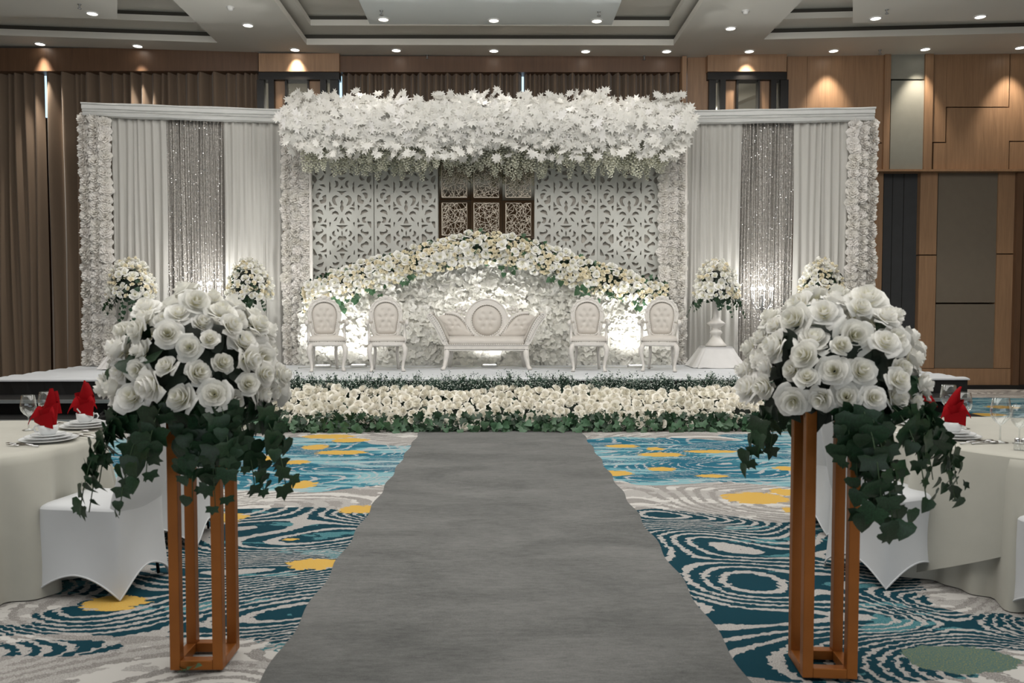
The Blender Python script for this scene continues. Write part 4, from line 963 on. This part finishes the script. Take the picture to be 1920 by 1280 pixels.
    NN += [tuple(BB(.24*math.cos(2*math.pi*i/40), -.028, .75+.25*math.sin(2*math.pi*i/40))) for i in range(40)]
    for s in (-1, 1):                                            # carved leaves between medallion and wings
        m_ = MB()
        for x, z, r, an in [(.36, .93, .05, 20), (.42, .95, .045, 50), (.48, .925, .045, 80), (.53, .89, .04, 110), (.37, .87, .035, 60), (.43, .88, .04, 10), (.47, .86, .03, 30), (.35, .8, .03, 0), (.39, .815, .028, 60), (.33, .86, .03, 120), (.4, .77, .022, 20)]:
            m_.add(*ball((0, 0, 0), r, 8, 5, (1.1, .35, .55)), mat=B @ Matrix.Translation((s*x, -.005, z)) @ Matrix.Rotation(R(an)*s, 4, 'Y'))
        m_.obj('carved_leaf_crest', m_thr, t, True)
        # flared arms
        path = chaikin([(.6, .39), (.66, .47), (.71, .6), (.8, .76), (.88, .84)], 2, False)
        V = []; k = len(path); ny = 7
        for x, z in path:
            for j in range(ny): V.append((s*x, -.27+.5*j/(ny-1), z))
        for x, z in path:
            for j in range(ny): V.append((s*(x-.055+.0*z), -.27+.5*j/(ny-1), z+.03))
        Fc = []
        for lay in (0, 1):
            for i in range(k-1):
                for j in range(ny-1): a = lay*k*ny+i*ny+j; Fc.append((a, a+1, a+ny+1, a+ny))
        for i in range(k-1): Fc.append((i*ny, (i+1)*ny, (k+i+1)*ny, (k+i)*ny)); Fc.append((i*ny+ny-1, (i+1)*ny+ny-1, (k+i+1)*ny+ny-1, (k+i)*ny+ny-1))
        Fc += [((k-1)*ny+j, (k-1)*ny+j+1, (2*k-1)*ny+j+1, (2*k-1)*ny+j) for j in range(ny-1)]
        m_ = MB(); m_.add(V, Fc); m_.add(*tube([(s*.855, -.27, .85), (s*.855, .23, .85)], .035, 10)); m_.obj('arm', m_pad, t, True)
        fa = MB(); fo_ = chaikin([(.57, .37), (.655, .37), (.72, .5), (.79, .66), (.9, .79), (.915, .84), (.89, .87), (.83, .86), (.74, .76), (.66, .6), (.6, .44)], 2)
        me = plate([[(s*x, z) for x, z in fo_]], .016, m_thr); V, Fc = mesh_to_tpl(me); fa.add(V, Fc, 0, Matrix.Translation((0, -.285, 0)) @ RX)
        fa.add(*tube([(s*x, -.305, z) for x, z in chaikin([(.63, .4), (.69, .52), (.76, .66), (.86, .8), (.885, .83)], 2, False)], .01, 6)); fa.obj('arm_front', m_thr, t, True)
        NN += [(s*x, -.306, z) for x, z in resample(chaikin([(.6, .41), (.64, .5), (.7, .64), (.78, .77), (.84, .845), (.9, .855)], 2, False), .034)[:20]]
    nails(NN).obj('nailhead_trim', m_nail, t, True)
    m_ = MB(); m_.add(*box(-.6, .19, .38, .6, .21, .5)); m_.obj('back_rail', m_thr, t)
p = on(912, 694, SZ); sofa((p.x, p.y+.33, SZ+.002))
# ---------------------------------------------------------------- floodlights, cables
def flood(px, py, lab, tiltx, power, d=(0, 1, 1)):
    power *= 5.5
    p = on(px, py, SZ); t = thing('floodlight', lab, 'floodlight', (p.x, p.y, SZ+.003), group='small LED floodlights at the foot of the flower wall')
    b = MB(); b.add(*bxc(0, 0, .02, .24, .14, .035)); o = b.obj('housing', m_lampw, t); bv = o.modifiers.new('b', 'BEVEL'); bv.width = .01; bv.segments = 2
    g = MB(); g.add(*bxc(0, .0, .0395, .2, .1, .003)); g.obj('lens', m_flood, t)
    br = MB(); br.add(*tube([(-.13, .0, .005), (-.13, 0, .03), (-.12, 0, .03)], .006, 6)); br.add(*tube([(.13, .0, .005), (.13, 0, .03), (.12, 0, .03)], .006, 6)); br.obj('bracket', m_steel, t)
    l = light('flood_beam', 'SPOT', (0, -.0, .05), power, (1, .99, .96), (R(180-22), 0, 0), spot_size=R(125), spot_blend=1.0, shadow_soft_size=.1); l.parent = t
    return p
flood(605, 689, 'small floodlight under the leftmost armchair', 0, 34); flood(918, 688, 'small white floodlight under the sofa', 0, 34); flood(1192, 689, 'small floodlight between the two right armchairs', 0, 30); flood(672, 688, 'small floodlight between the two left armchairs', 0, 16)
c = MB(); P_ = [on(x, y, SZ)+Vector((0, 0, .008)) for x, y in [(560, 690), (600, 688), (660, 691), (720, 688), (800, 690), (850, 687), (880, 688), (905, 687), (938, 686), (990, 688), (1060, 690), (1130, 688), (1190, 690), (1260, 688)]]
P2 = []; [P2.extend([P_[i], P_[i].lerp(P_[i+1], .5)+Vector((0, .05*(-1)**i, 0))]) for i in range(len(P_)-1)]
c.add(*tube(P2, .006, 6)); o = c.obj('power_cable', m_cable, None, True); tag(o, 'thin pale cable along the stage floor under the flower wall', 'cable')
c = MB(); q = on(884, 686, SZ); c.add(*tube([q+Vector((.05*math.cos(a*.5), .03*math.sin(a*.5), .01+.055*abs(math.sin(a*.25)))) for a in range(14)], .005, 6)); o = c.obj('cable_coil', m_cable, None, True); tag(o, 'small coil of cable under the sofa, left of the floodlight', 'cable')
c = MB(); q = on(931, 682.5, SZ); c.add(*ball((q.x, q.y, SZ+.03), .024, 8, 6)); c.add(*tube([(q.x, q.y, SZ+.03), (q.x-.1, q.y-.02, SZ+.03), (q.x-.2, q.y-.03, SZ+.012)], .006, 6)); o = c.obj('black_plug', m_blk, None, True); tag(o, 'round black plug on the cable under the sofa', 'plug')
# candelabra behind the silver drapes' glow
def candelabra(px, py, lab):
    Y = 12.85; x = X(px, Y); zt = Z(py, Y, px); t = thing('candelabra', lab, 'candelabra', (x, Y, SZ), group='lit candelabra before the silver drapes'); h = zt-SZ
    b = MB(); b.add(*lathe([(.15, 0), (.15, .02), (.05, .05), (.02, .1), (.018, h*.5), (.03, h*.52), (.016, h*.55), (.016, h-.12), (.03, h-.1)], 16)); b.obj('stem', m_steel, t, True)
    a = MB()
    for k in range(6):
        th = k*math.pi/3; a.add(*tube([(0, 0, h-.3), (.09*math.cos(th), .09*math.sin(th), h-.34), (.17*math.cos(th), .17*math.sin(th), h-.22), (.17*math.cos(th), .17*math.sin(th), h-.05)], .008, 6))
    a.obj('arms', m_steel, t, True)
    for k in range(7):
        th = k*math.pi/3; r = .17 if k < 6 else 0; q = MB(); q.add(*ball((0, 0, 0), .016, 8, 6, (1, 1, 1.6))); q.obj('bulb', m_bulb, t, True, loc=(r*math.cos(th), r*math.sin(th), h-.0+(.02 if k == 6 else 0)))
    l = light('candelabra_light', 'POINT', (0, .05, h+.05), 26, (1, .99, .97), shadow_soft_size=.12); l.parent = t
candelabra(1430, 541, 'silver lit candelabra before the right silver sequin drape'); candelabra(392, 532, 'silver lit candelabra before the left silver sequin drape')
# ---------------------------------------------------------------- pedestals with vases and small arrangements
def ivy_strand(parent, p0, dirv, L, n, meshes, s, seed):
    r_ = random.Random(seed); pts = []; p = Vector(p0); d = Vector(dirv).normalized()
    for k in range(n+1):
        pts.append(p.copy()); d = (d*.78+Vector((0, 0, -1))*.34).normalized(); p = p+d*(L/n)
    mb = MB(); mb.add(*tube(pts, .0022 if s > .05 else .0018, 4)); mb.obj('stem', m_stem, parent, True)
    for k in range(n):
        for side in ((0, 1) if s > .05 else (0, 1)):
            a = pts[k].lerp(pts[k+1], .3+.4*side); out = Vector(dirv); out.z = 0; out = out.normalized() if out.length > .01 else Vector((0, -1, 0))
            sd = out.cross(Vector((0, 0, 1)))*(1 if side else -1)
            off = sd*r_.uniform(.1, .5)*s+out*r_.uniform(0, .3)*s
            nrm = (out+sd*r_.uniform(-.2, .7)+Vector((0, 0, r_.uniform(-.1, .8)))).normalized()
            tipd = Vector((r_.uniform(-.5, .5), r_.uniform(-.4, .4), -1)).normalized()
            xax = tipd.cross(nrm).normalized(); nn = xax.cross(tipd).normalized(); m3 = Matrix((xax, tipd, nn)).transposed()
            ob('ivy_leaf', meshes[r_.randrange(len(meshes))], parent, a+off, m3.to_quaternion(), s*r_.uniform(.55, 1.4)*(1-.45*k/n))
def arrangement(loc, label, name, cat, grp, rx, rz_, nrose, rs, meshes, small, nstr, Ls, leaf_s, seed, zlow=-.15, ivm=None, thr=(-math.pi, 0)):
    t = thing(name, label, cat, loc, 0, grp); r_ = random.Random(seed)
    b = MB(); b.add(*lathe([(.0, -.1*rz_), (rx*.4, -.1*rz_), (rx*.66, rz_*.1), (rx*.6, rz_*.45), (rx*.3, rz_*.66), (0, rz_*.7)], 14, False)); b.obj('foam_core', m_dark, t, True)
    used = []; k = 0; tries = 0
    while k < nrose and tries < 20000:
        tries += 1; z = r_.uniform(zlow, 1); th = r_.uniform(0, 6.283); q = math.sqrt(max(0, 1-z*z)) if z > 0 else 1.0
        jit = r_.uniform(.9, 1.06); p = Vector((rx*q*math.cos(th)*jit, rx*.92*q*math.sin(th)*jit, rz_*z*jit)); sm = small and r_.random() < .4; r = rs*(.62 if sm else r_.uniform(.78, 1.18))
        if any((p-a).length < (.8 if not small else .7)*(r+c) for a, c in used): continue
        used.append((p, r)); d = Vector((p.x/rx, p.y/rx, .65*p.z/rz_+.12))+Vector((r_.uniform(-.45, .45), r_.uniform(-.3, .3), r_.uniform(-.4, .35)))
        ms = me_rose_cream if sm and r_.random() < .7 else meshes
        ob('cream_rose' if ms is me_rose_cream else 'white_rose', ms[r_.randrange(len(ms))], t, p-d.normalized()*r*.4, aim(d, r_.uniform(0, 6)), r*1.05); k += 1
    ivm = ivm or me_ivy
    for k in range(nstr):
        th = r_.uniform(0, 6.28) if k % 5 == 0 else r_.uniform(*thr); rr_ = r_.uniform(.35, .9)
        ivy_strand(t, (rx*rr_*math.cos(th), rx*rr_*math.sin(th), rz_*(zlow*.6)), (math.cos(th), math.sin(th), -.2), r_.uniform(*Ls), 5 if small else 6, ivm, leaf_s, seed*100+k)
    for k in range(int(nrose*1.1)):
        z = r_.uniform(-.1, .95); th = r_.uniform(-math.pi, 0) if k % 3 else r_.uniform(0, 6.28); q = math.sqrt(1-z*z) if z > 0 else 1; p = Vector((rx*q*math.cos(th), rx*.92*q*math.sin(th), rz_*z))*r_.uniform(.84, 1.0)
        if any((p-a).length < c_*1.2 for a, c_ in used): continue
        ob('leaf', ivm[1], t, p, aim(p+Vector((r_.uniform(-.2, .2), r_.uniform(-.2, .2), .1)), r_.uniform(0, 6)), leaf_s*r_.uniform(.7, 1.2))
    pl = [(0, mtx(Vector((r_.gauss(0, 1), r_.gauss(0, 1), r_.gauss(0, .7))).normalized()*Vector((1, 1, 1)).length*.0+Vector((rx*.82*math.cos(a)*c_, rx*.76*math.sin(a)*c_, rz_*r_.uniform(-.25, .6)*.85)), aim((math.cos(a), math.sin(a), r_.uniform(-.3, .8)), r_.uniform(0, 6)), leaf_s*r_.uniform(.6, 1.1))) for a, c_ in [(r_.uniform(0, 6.28), r_.uniform(.65, .92)) for _ in range(150 if not small else 90)]]
    q = ob('foliage', scatter([IVY2], pl, m_dark if not small else m_ivy), t); q['kind'] = 'stuff'
    return t
vase = lathe([(.0, .0), (.165, .0), (.165, .02), (.13, .06), (.085, .12), (.06, .16), (.075, .19), (.1, .215), (.085, .245), (.06, .27), (.065, .3), (.1, .325), (.135, .35), (.15, .365), (.12, .385), (.07, .42), (.055, .47), (.05, .6), (.055, .74), (.08, .8), (.1, .82)], 28)
me_vase = mesh_from(vase[0], vase[1], m_white)
for i, (px, ac, lb) in enumerate([(245, 'first', 'beside the far left flower column'), (467, 's', 'left of the leftmost armchair'), (1344, 'r', 'right of the rightmost armchair'), (1540, 'q', 'beside the far right flower column')]):
    Y = 12.75 if i not in (0, 3) else 12.6; x = X(px, Y); bh = .33
    def bf(u, v):
        th = 2*math.pi*u; c, s = math.cos(th), math.sin(th); e = .35; w_ = .24+(.43-.24)*v**1.1+.018*math.sin(th*9+i)*v+.012*math.sin(th*14)*v
        a, b_ = abs(c)**e*math.copysign(1, c), abs(s)**e*math.copysign(1, s)
        return (a*w_, b_*w_*.8, bh*(1-v)+.004+.01*abs(math.sin(th*6))*v)
    V, Fc = grid(bf, 96, 8, cu=True); Fc.append(tuple(range(96)))
    t = thing('draped_pedestal', 'low pedestal under a white draped cloth, ' + lb, 'pedestal', (x, Y, SZ), group='cloth-draped vase pedestals')
    m_ = MB(); m_.add(V, Fc); m_.obj('draped_cloth', m_boxcl, t, True); m_ = MB(); m_.add(*box(-.2, -.16, 0, .2, .16, bh-.01)); m_.obj('plinth', m_white, t)
    o = ob('turned_vase', me_vase, None, (x, Y, SZ+bh+.006)); tag(o, 'tall white turned vase under a small rose arrangement, ' + lb, 'vase', 'tall white vases on pedestals')
    arrangement((x, Y, SZ+bh+.84), 'domed arrangement of small white and cream roses with ivy, ' + lb, 'rose_arrangement', 'flower arrangement', 'small rose arrangements on tall vases', .345, .54, 125, .068, me_rose_lo, True, 9, (.2, .5), .07, 31+i, -.1, me_ivyl if False else me_ivy)
# ---------------------------------------------------------------- gold stands with big bouquets
def goldstand(cx, cy, rz, label, top):
    t = thing('flower_stand', label, 'flower stand', (cx, cy, 0), rz, 'tall copper-gold flower stands'); hw = .108; pw = .042
    for sx in (-1, 1):
        for sy in (-1, 1):
            m_ = MB(); m_.add(*bxc(sx*(hw-pw/2), sy*(hw-pw/2), top/2+.012, pw, pw, top)); o = m_.obj('post', m_gold, t); bv = o.modifiers.new('b', 'BEVEL'); bv.width = .0025; bv.segments = 2
    for z in (.032, top-.02):
        for k in range(4):
            m_ = MB(); L = 2*hw-2*pw; a = (1, 0) if k % 2 == 0 else (0, 1); s = 1 if k < 2 else -1
            m_.add(*bxc(0 if a[0] else s*(hw-pw/2), s*(hw-pw/2) if a[0] else 0, z, L if a[0] else pw, pw if a[0] else L, .04)); o = m_.obj('crossbar', m_gold, t); bv = o.modifiers.new('b', 'BEVEL'); bv.width = .0025; bv.segments = 2
    m_ = MB(); m_.add(*box(-hw, -hw, top+.002, hw, hw, top+.014)); m_.obj('top_plate', m_gold, t)
lc = on(368, 1262); goldstand(lc.x, lc.y+.11, R(0), 'tall copper-gold four-post flower stand left of the aisle', 1.15)
rc = on(1561, 1278); goldstand(rc.x, rc.y+.11, R(-5), 'tall copper-gold four-post flower stand right of the aisle', 1.15)
arrangement((X(368, 3.42), 3.42, 1.17), 'large domed bouquet of white roses with trailing ivy on the left stand', 'rose_bouquet', 'flower arrangement', 'large white rose bouquets by the aisle', .35, .39, 92, .061, me_rose_hi, False, 20, (.18, .52), .088, 5, -.12)
arrangement((X(1563, 3.3), 3.3, 1.17), 'large domed bouquet of white roses with trailing ivy on the right stand', 'rose_bouquet', 'flower arrangement', 'large white rose bouquets by the aisle', .35, .39, 92, .061, me_rose_hi, False, 20, (.2, .58), .088, 9, -.12, thr=(-1.85, .15))
fl = MB()
q = on(335, 1262, .0)
lf = thing('fallen_ivy_sprig', 'small fallen ivy sprig at the foot of the left stand', 'leaf', (q.x+.02, q.y-.02, .02)); [ob('ivy_leaf', me_ivyl[1], lf, (.02*k, .012*(-1)**k, .006*k+.0), (R(20*k-20), R(15), k*1.5), .035) for k in range(4)]
# ---------------------------------------------------------------- spandex covered banquet chairs
def spandex(loc, deg, label):
    t = thing('banquet_chair', label, 'chair', loc, R(deg), 'chairs in white spandex covers')
    n = 96; rows = 12; V = []; Fc = []
    def ring(i, v):                                              # v 0 floor .. 1 seat; +x is the seat front
        k = int(4*i/n) % 4; q = 2*((4*i/n) % 1)-1; g = (1+abs(q)**7)**(-1/7)
        ax, ay = [(1, q), (-q, 1), (-1, -q), (q, -1)][k]; ax *= g; ay *= g; mid = 1-q*q
        hem = .125*(1-abs(q)**1.8); fl_ = 1+.10*(1-v)**1.6; pin = 1-.09*mid*math.sin(math.pi*min(1, .12+.78*(1-v)))**1.0
        px_, py_ = (pin, 1) if k in (0, 2) else (1, pin)
        x = .01+ax*.24*fl_*px_; y = ay*.222*fl_*py_
        z = hem*(1-v)+.455*v+.004
        return (x, y, z)
    for j in range(rows):
        v = j/(rows-1); V += [ring(i, v) for i in range(n)]
    for j in range(rows-1): Fc += [(j*n+i, j*n+(i+1) % n, (j+1)*n+(i+1) % n, (j+1)*n+i) for i in range(n)]
    m_ = MB(); m_.add(V, Fc); m_.obj('cover_skirt', m_span, t, True)
    V = []; Fc = []
    for k, (f, dz) in enumerate([(1, 0), (.97, .012), (.9, .022), (.7, .03), (.35, .034)]): V += [((ring(i, 1)[0]-.01)*f+.01, ring(i, 1)[1]*f, .459+dz-.0) for i in range(n)]
    for j in range(4): Fc += [(j*n+i, j*n+(i+1) % n, (j+1)*n+(i+1) % n, (j+1)*n+i) for i in range(n)]
    Fc.append(tuple(range(4*n, 5*n))); m_ = MB(); m_.add(V, Fc); m_.obj('seat', m_span, t, True)
    hm = MB(); hm.add(*tube([ring(i % n, 0) for i in range(n+1)], .005, 5, False)); hm.obj('hem', m_span, t, True)
    # backrest: slab that leans back, rounded at the top, running down behind into the rear skirt
    V = []; Fc = []; m2 = 40; rows2 = 16
    for j in range(rows2):
        v = j/(rows2-1); z = .30+.66*v; xc = -.178-.13*max(0, (z-.42))/.5
        gg = min(1, (z-.3)/.2); hw_ = (.216-.025*v)*(.86+.14*gg); th_ = (.05-.02*v)*(.4+.6*gg)
        if v > .82: q_ = (v-.82)/.18; hw_ *= math.sqrt(max(0, 1-.55*q_**2.2)); th_ *= math.sqrt(max(.05, 1-q_**2)); z = .30+.66*(.82+.18*math.sin(q_*math.pi/2))
        for i in range(m2):
            a = 2*math.pi*i/m2; c, s = math.cos(a), math.sin(a)
            V.append((xc+abs(c)**.6*math.copysign(1, c)*th_, abs(s)**.35*math.copysign(1, s)*hw_, z))
    for j in range(rows2-1): Fc += [(j*m2+i, j*m2+(i+1) % m2, (j+1)*m2+(i+1) % m2, (j+1)*m2+i) for i in range(m2)]
    Fc.append(tuple(range((rows2-1)*m2, rows2*m2))); m_ = MB(); m_.add(V, Fc); m_.obj('backrest', m_span, t, True)
    for sx in (-1, 1):
        for sy in (-1, 1):
            l = MB(); l.add(*tube([(.01+sx*.17, sy*.16, .42), (.01+sx*.2, sy*.185, .012)], .009, 6)); l.obj('leg', m_blk, t, True)
spandex((-2.13, 4.33, 0), 171, 'white spandex-covered chair nearest the left gold stand')
spandex((-2.14, 5.2, 0), 184, 'white spandex-covered chair behind the left gold stand, farther back')
spandex((2.20, 4.46, 0), 21, 'white spandex-covered chair nearest the right gold stand')
spandex((2.38, 5.42, 0), 4, 'white spandex-covered chair behind the right gold stand, farther back')
spandex((2.8, 3.68, 0), 97, 'white spandex-covered chair cut off by the right picture edge')
# ---------------------------------------------------------------- banquet tables
def table(cx, cy, rr_, label, cl, seed):
    t = thing('banquet_table', label, 'table', (cx, cy, 0), 0, 'round banquet tables')
    m_ = MB(); m_.add(*lathe([(.0, .70), (rr_-.01, .70), (rr_-.005, .738), (0, .74)], 48, False)); m_.obj('tabletop', m_woodd, t)
    for k in range(4):
        a = k*math.pi/2+.6; l = MB(); l.add(*tube([(rr_*.6*math.cos(a), rr_*.6*math.sin(a), .7), (rr_*.68*math.cos(a), rr_*.68*math.sin(a), 0)], .015, 6)); l.obj('leg', m_blk, t, True)
    r_ = random.Random(seed); ph = [r_.uniform(0, 6) for _ in range(4)]; n = 240
    def fn(u, v):
        th = 2*math.pi*u
        if v < .18: q = v/.18; return ((rr_+.002)*q*math.cos(th)+1e-5, (rr_+.002)*q*math.sin(th), .748)
        q = (v-.18)/.82; fold = .5*math.sin(10*th+ph[0]+.7*math.sin(2*th+ph[1]))+.35*math.sin(21*th+ph[2])+.2*math.sin(34*th+ph[3])
        r = rr_+.004+.006*min(1, q*8)+(.05+.11*fold)*q**.75
        z = .748-.742*q**(1.0)-(0 if q < .1 else 0); 
        if q < .06: z = .748-.742*q*.6; 
        return (r*math.cos(th), r*math.sin(th), max(.006, z))
    V, Fc = grid(fn, n, 26, cu=True)
    o = ob('tablecloth', mesh_from(V, Fc, m_cloth), None, (cx, cy, 0)); tag(o, cl, 'tablecloth', 'ivory tablecloths')
table(-3.24, 4.6, .88, 'round banquet table at the left, hidden under its cloth', 'ivory floor-length tablecloth on the left round table', 1)
table(3.30, 4.62, .93, 'round banquet table at the right, hidden under its cloth', 'ivory floor-length tablecloth on the right round table', 2)
# overlay flap of the right cloth
def flap(u, v):
    th = R(196+60*u); q = v*(.3+.66*(1-u)); r = .94+.085*q**.75+.02*math.sin(u*9)*q; return (r*math.cos(th), r*math.sin(th), .744-.735*q)
fo_ = MB(); fo_.add(*grid(flap, 30, 14)); cl_ = bpy.data.objects['tablecloth.001']; fo2 = fo_.obj('cloth_overlap', m_cloth, cl_, True)
# ---------------------------------------------------------------- place settings
TZ = .7495
def plate_tpl(r, h): return lathe([(0, .004), (r*.6, .004), (r*.66, .008), (r*.98, h), (r, h+.002), (r*.985, h-.003), (r*.64, .002), (r*.55, .0), (0, 0)], 40, False)
me_p1 = mesh_from(*plate_tpl(.15, .016), m_china); me_p2 = mesh_from(*plate_tpl(.122, .014), m_china); me_p3 = mesh_from(*plate_tpl(.09, .012), m_china)
cm = MB(); cm.add(*lathe([(0, .0), (.03, .0), (.036, .004), (.048, .02), (.052, .058), (.049, .058), (.045, .022), (.03, .01), (0, .01)], 32, False)); cup_body = cm.mesh(m_china)
ch = MB(); ch.add(*tube([(.048, 0, .05), (.07, 0, .052), (.078, 0, .036), (.068, 0, .018), (.045, 0, .016)], .005, 8)); cup_handle = ch.mesh(m_china)
def napkin_mesh(seed):
    r_ = random.Random(seed); mb = MB(); ph = r_.uniform(0, 6)
    def body(u, v):
        th = 2*math.pi*u; r = .038+.008*v+.006*math.sin(3*th+ph)*v+.004*math.sin(7*th)*v; z = .012+.125*v+.02*v*math.sin(th+ph); return (r*math.cos(th), r*.75*math.sin(th), z)
    mb.add(*grid(body, 28, 7, cu=True))
    def peak(u, v):                                              # tall pointed fold
        a = (2*u-1); w_ = .045*(1-v)**.75; lean = .02*math.sin(ph); return (a*w_+lean*v*v+.012*v, -.012+.028*a*a-.01*v, .1+.125*v)
    mb.add(*grid(peak, 9, 8)); mb.add(*grid(lambda u, v: (lambda p: (p[0]*.8+.01, p[1]+.028, p[2]*.93))(peak(u, v)), 9, 8))
    for s, L, dz in ((-1, .085, -.025), (1, .075, -.015)):       # drooping side petals
        def pet(u, v):
            a = 2*u-1; x = s*(.015+L*.75*v); wv = .036*math.sin(math.pi*min(1, .25+.75*v))*(1-v)**.35
            return (x, -.02+a*wv*.35-.02*v, .105+dz*2.2*v*v+.045*v*(1-v)*2+a*wv*.9-.01*abs(a))
        mb.add(*grid(pet, 7, 9))
    def band(u, v): a = 2*u-1; return (a*.05, -.033-.012*(1-a*a)-.008*v, .04+.055*v+.035*(v-.5)*a)
    mb.add(*grid(band, 9, 6))
    me = mb.mesh(m_red); return me
nap = [napkin_mesh(s) for s in (1, 2, 3, 4)]
def setting(px, py, nm, tabl, k, rot):
    p = on(px, py, TZ)
    for j, (me, z, lb, nmj) in enumerate([(me_p1, 0, 'large bottom plate', 'dinner_plate'), (me_p2, .0155, 'middle plate', 'side_plate'), (me_p3, .029, 'small top saucer', 'saucer')]):
        o = ob(nmj, me, None, (p.x, p.y, TZ+z)); tag(o, 'white china %s in the %s place setting' % (lb, nm), 'plate', 'stacked white plates')
    t = thing('coffee_cup', 'white china cup holding the red napkin in the %s place setting' % nm, 'cup', (p.x, p.y, TZ+.0345), R(rot), 'white cups with napkins'); ob('cup_body', cup_body, t); ob('handle', cup_handle, t)
    o = ob('folded_napkin', nap[k], None, (p.x, p.y, TZ+.047), (0, 0, R([-6, 14, 8, -10][k])), 1.12); tag(o, 'deep red napkin folded upright in the cup of the %s place setting' % nm, 'napkin', 'red folded napkins')
    return p
A = setting(91, 826, 'nearer left table', 0, 0, 185); B_ = setting(160, 801, 'farther left table', 0, 1, 10)
C_ = setting(1727, 797, 'farther right table', 1, 2, 200); D_ = setting(1786, 820, 'nearer right table', 1, 3, 10)
lb_ = ob('napkin_tag', mesh_from(*bxc(0, 0, 0, .007, .003, .034), m_hdr, False), None, (B_.x+.0, B_.y-.075, TZ+.115), (0, R(-38), 0)); tag(lb_, 'small white tag on the red napkin farther back on the left table', 'tag')
def cut(kind):
    mb = MB()
    mb.add(*tube([(0, 0, .004), (0, .06, .008), (0, .12, .006)], [.005, .003, .0035], 6))
    if kind == 'fork':
        mb.add(*bxc(0, .135, .006, .02, .03, .003))
        for x in (-.0085, -.003, .003, .0085): mb.add(*bxc(x, .17, .007, .0028, .045, .0025))
    elif kind == 'spoon': mb.add(*ball((0, .15, .008), .022, 10, 6, (.85, 1.35, .25)))
    else: mb.add(*bxc(.002, .17, .006, .016, .1, .002))
    return mb.mesh(m_steel)
CU = {k: cut(k) for k in ('fork', 'spoon', 'knife')}
for kd, px, py, rz, lb in [('fork', 72, 838, 78, 'steel fork left of the nearer left table place setting'), ('fork', 62, 836, 70, 'second steel fork left of the nearer left table place setting'),
                  ('knife', 182, 819, 62, 'steel knife right of the nearer left table place setting'), ('spoon', 176, 822, 66, 'steel spoon right of the nearer left table place setting'), ('fork', 128, 797, 55, 'steel fork left of the farther left table place setting'),
                  ('spoon', 200, 811, 78, 'steel spoon in front of the farther left table place setting'), ('spoon', 1812, 830, -78, 'first steel spoon right of the nearer right table place setting'), ('spoon', 1822, 833, -76, 'second steel spoon right of the nearer right table place setting'),
                  ('fork', 1800, 833, -80, 'steel fork right of the nearer right table place setting'), ('spoon', 1702, 806, -85, 'steel spoon in front of the farther right table place setting'), ('knife', 1706, 808, -84, 'steel knife in front of the farther right table place setting'),
                  ('fork', 1740, 814, 85, 'steel fork between the two right table place settings')]:
    p = on(px, py, TZ); o = ob('table_'+kd, CU[kd], None, (p.x, p.y, TZ+.001), (0, 0, R(rz))); tag(o, lb, kd, 'steel cutlery')
gl = lathe([(.0, .0005), (.036, .0), (.036, .002), (.008, .006), (.004, .012), (.0035, .075), (.006, .084), (.026, .1), (.041, .122), (.046, .145), (.045, .16), (.0365, .215), (.0358, .2155)], 36, False)
me_gl = mesh_from(*gl, m_glass)
import bmesh
bm_ = bmesh.new(); bm_.from_mesh(me_gl); bmesh.ops.remove_doubles(bm_, verts=bm_.verts, dist=1e-5); bmesh.ops.recalc_face_normals(bm_, faces=bm_.faces); bm_.to_mesh(me_gl); bm_.free()
for px, py, s, lb in [(54, 806, 1.0, 'wine glass left of the nearer red napkin, left table'), (87, 797, 1.0, 'wine glass behind the nearer red napkin, left table'), (1875, 829, 1.16, 'tall wine glass right of the cutlery, right table'),
                  (1911, 831, 1.0, 'wine glass at the right picture edge, right table'), (1806, 803, 1.05, 'wine glass just right of the nearer red napkin, right table'), (1778, 792, 1.15, 'wine glass farthest back, right table')]:
    p = on(px, py, TZ); o = ob('wine_glass', me_gl, None, (p.x, p.y, TZ+.001), (0, 0, 0), s); tag(o, lb, 'glass', 'stemmed wine glasses')
sh = MB(); sh.add(*lathe([(0, 0), (.016, 0), (.018, .01), (.014, .035), (.011, .045), (0, .045)], 14, False)); s1_ = sh.mesh(m_glass); sh = MB(); sh.add(*lathe([(.013, .043), (.014, .056), (.008, .063), (0, .064)], 14, False)); s2_ = sh.mesh(m_steel)
for px, py, lb in [(1907, 843, 'left'), (1919, 844, 'right')]:
    p = on(px, py, TZ); t = thing('salt_shaker', 'small glass shaker with metal cap, %s of the pair at the right edge' % lb, 'shaker', (p.x, p.y, TZ+.001), group='salt and pepper shakers'); ob('body', s1_, t); ob('cap', s2_, t)
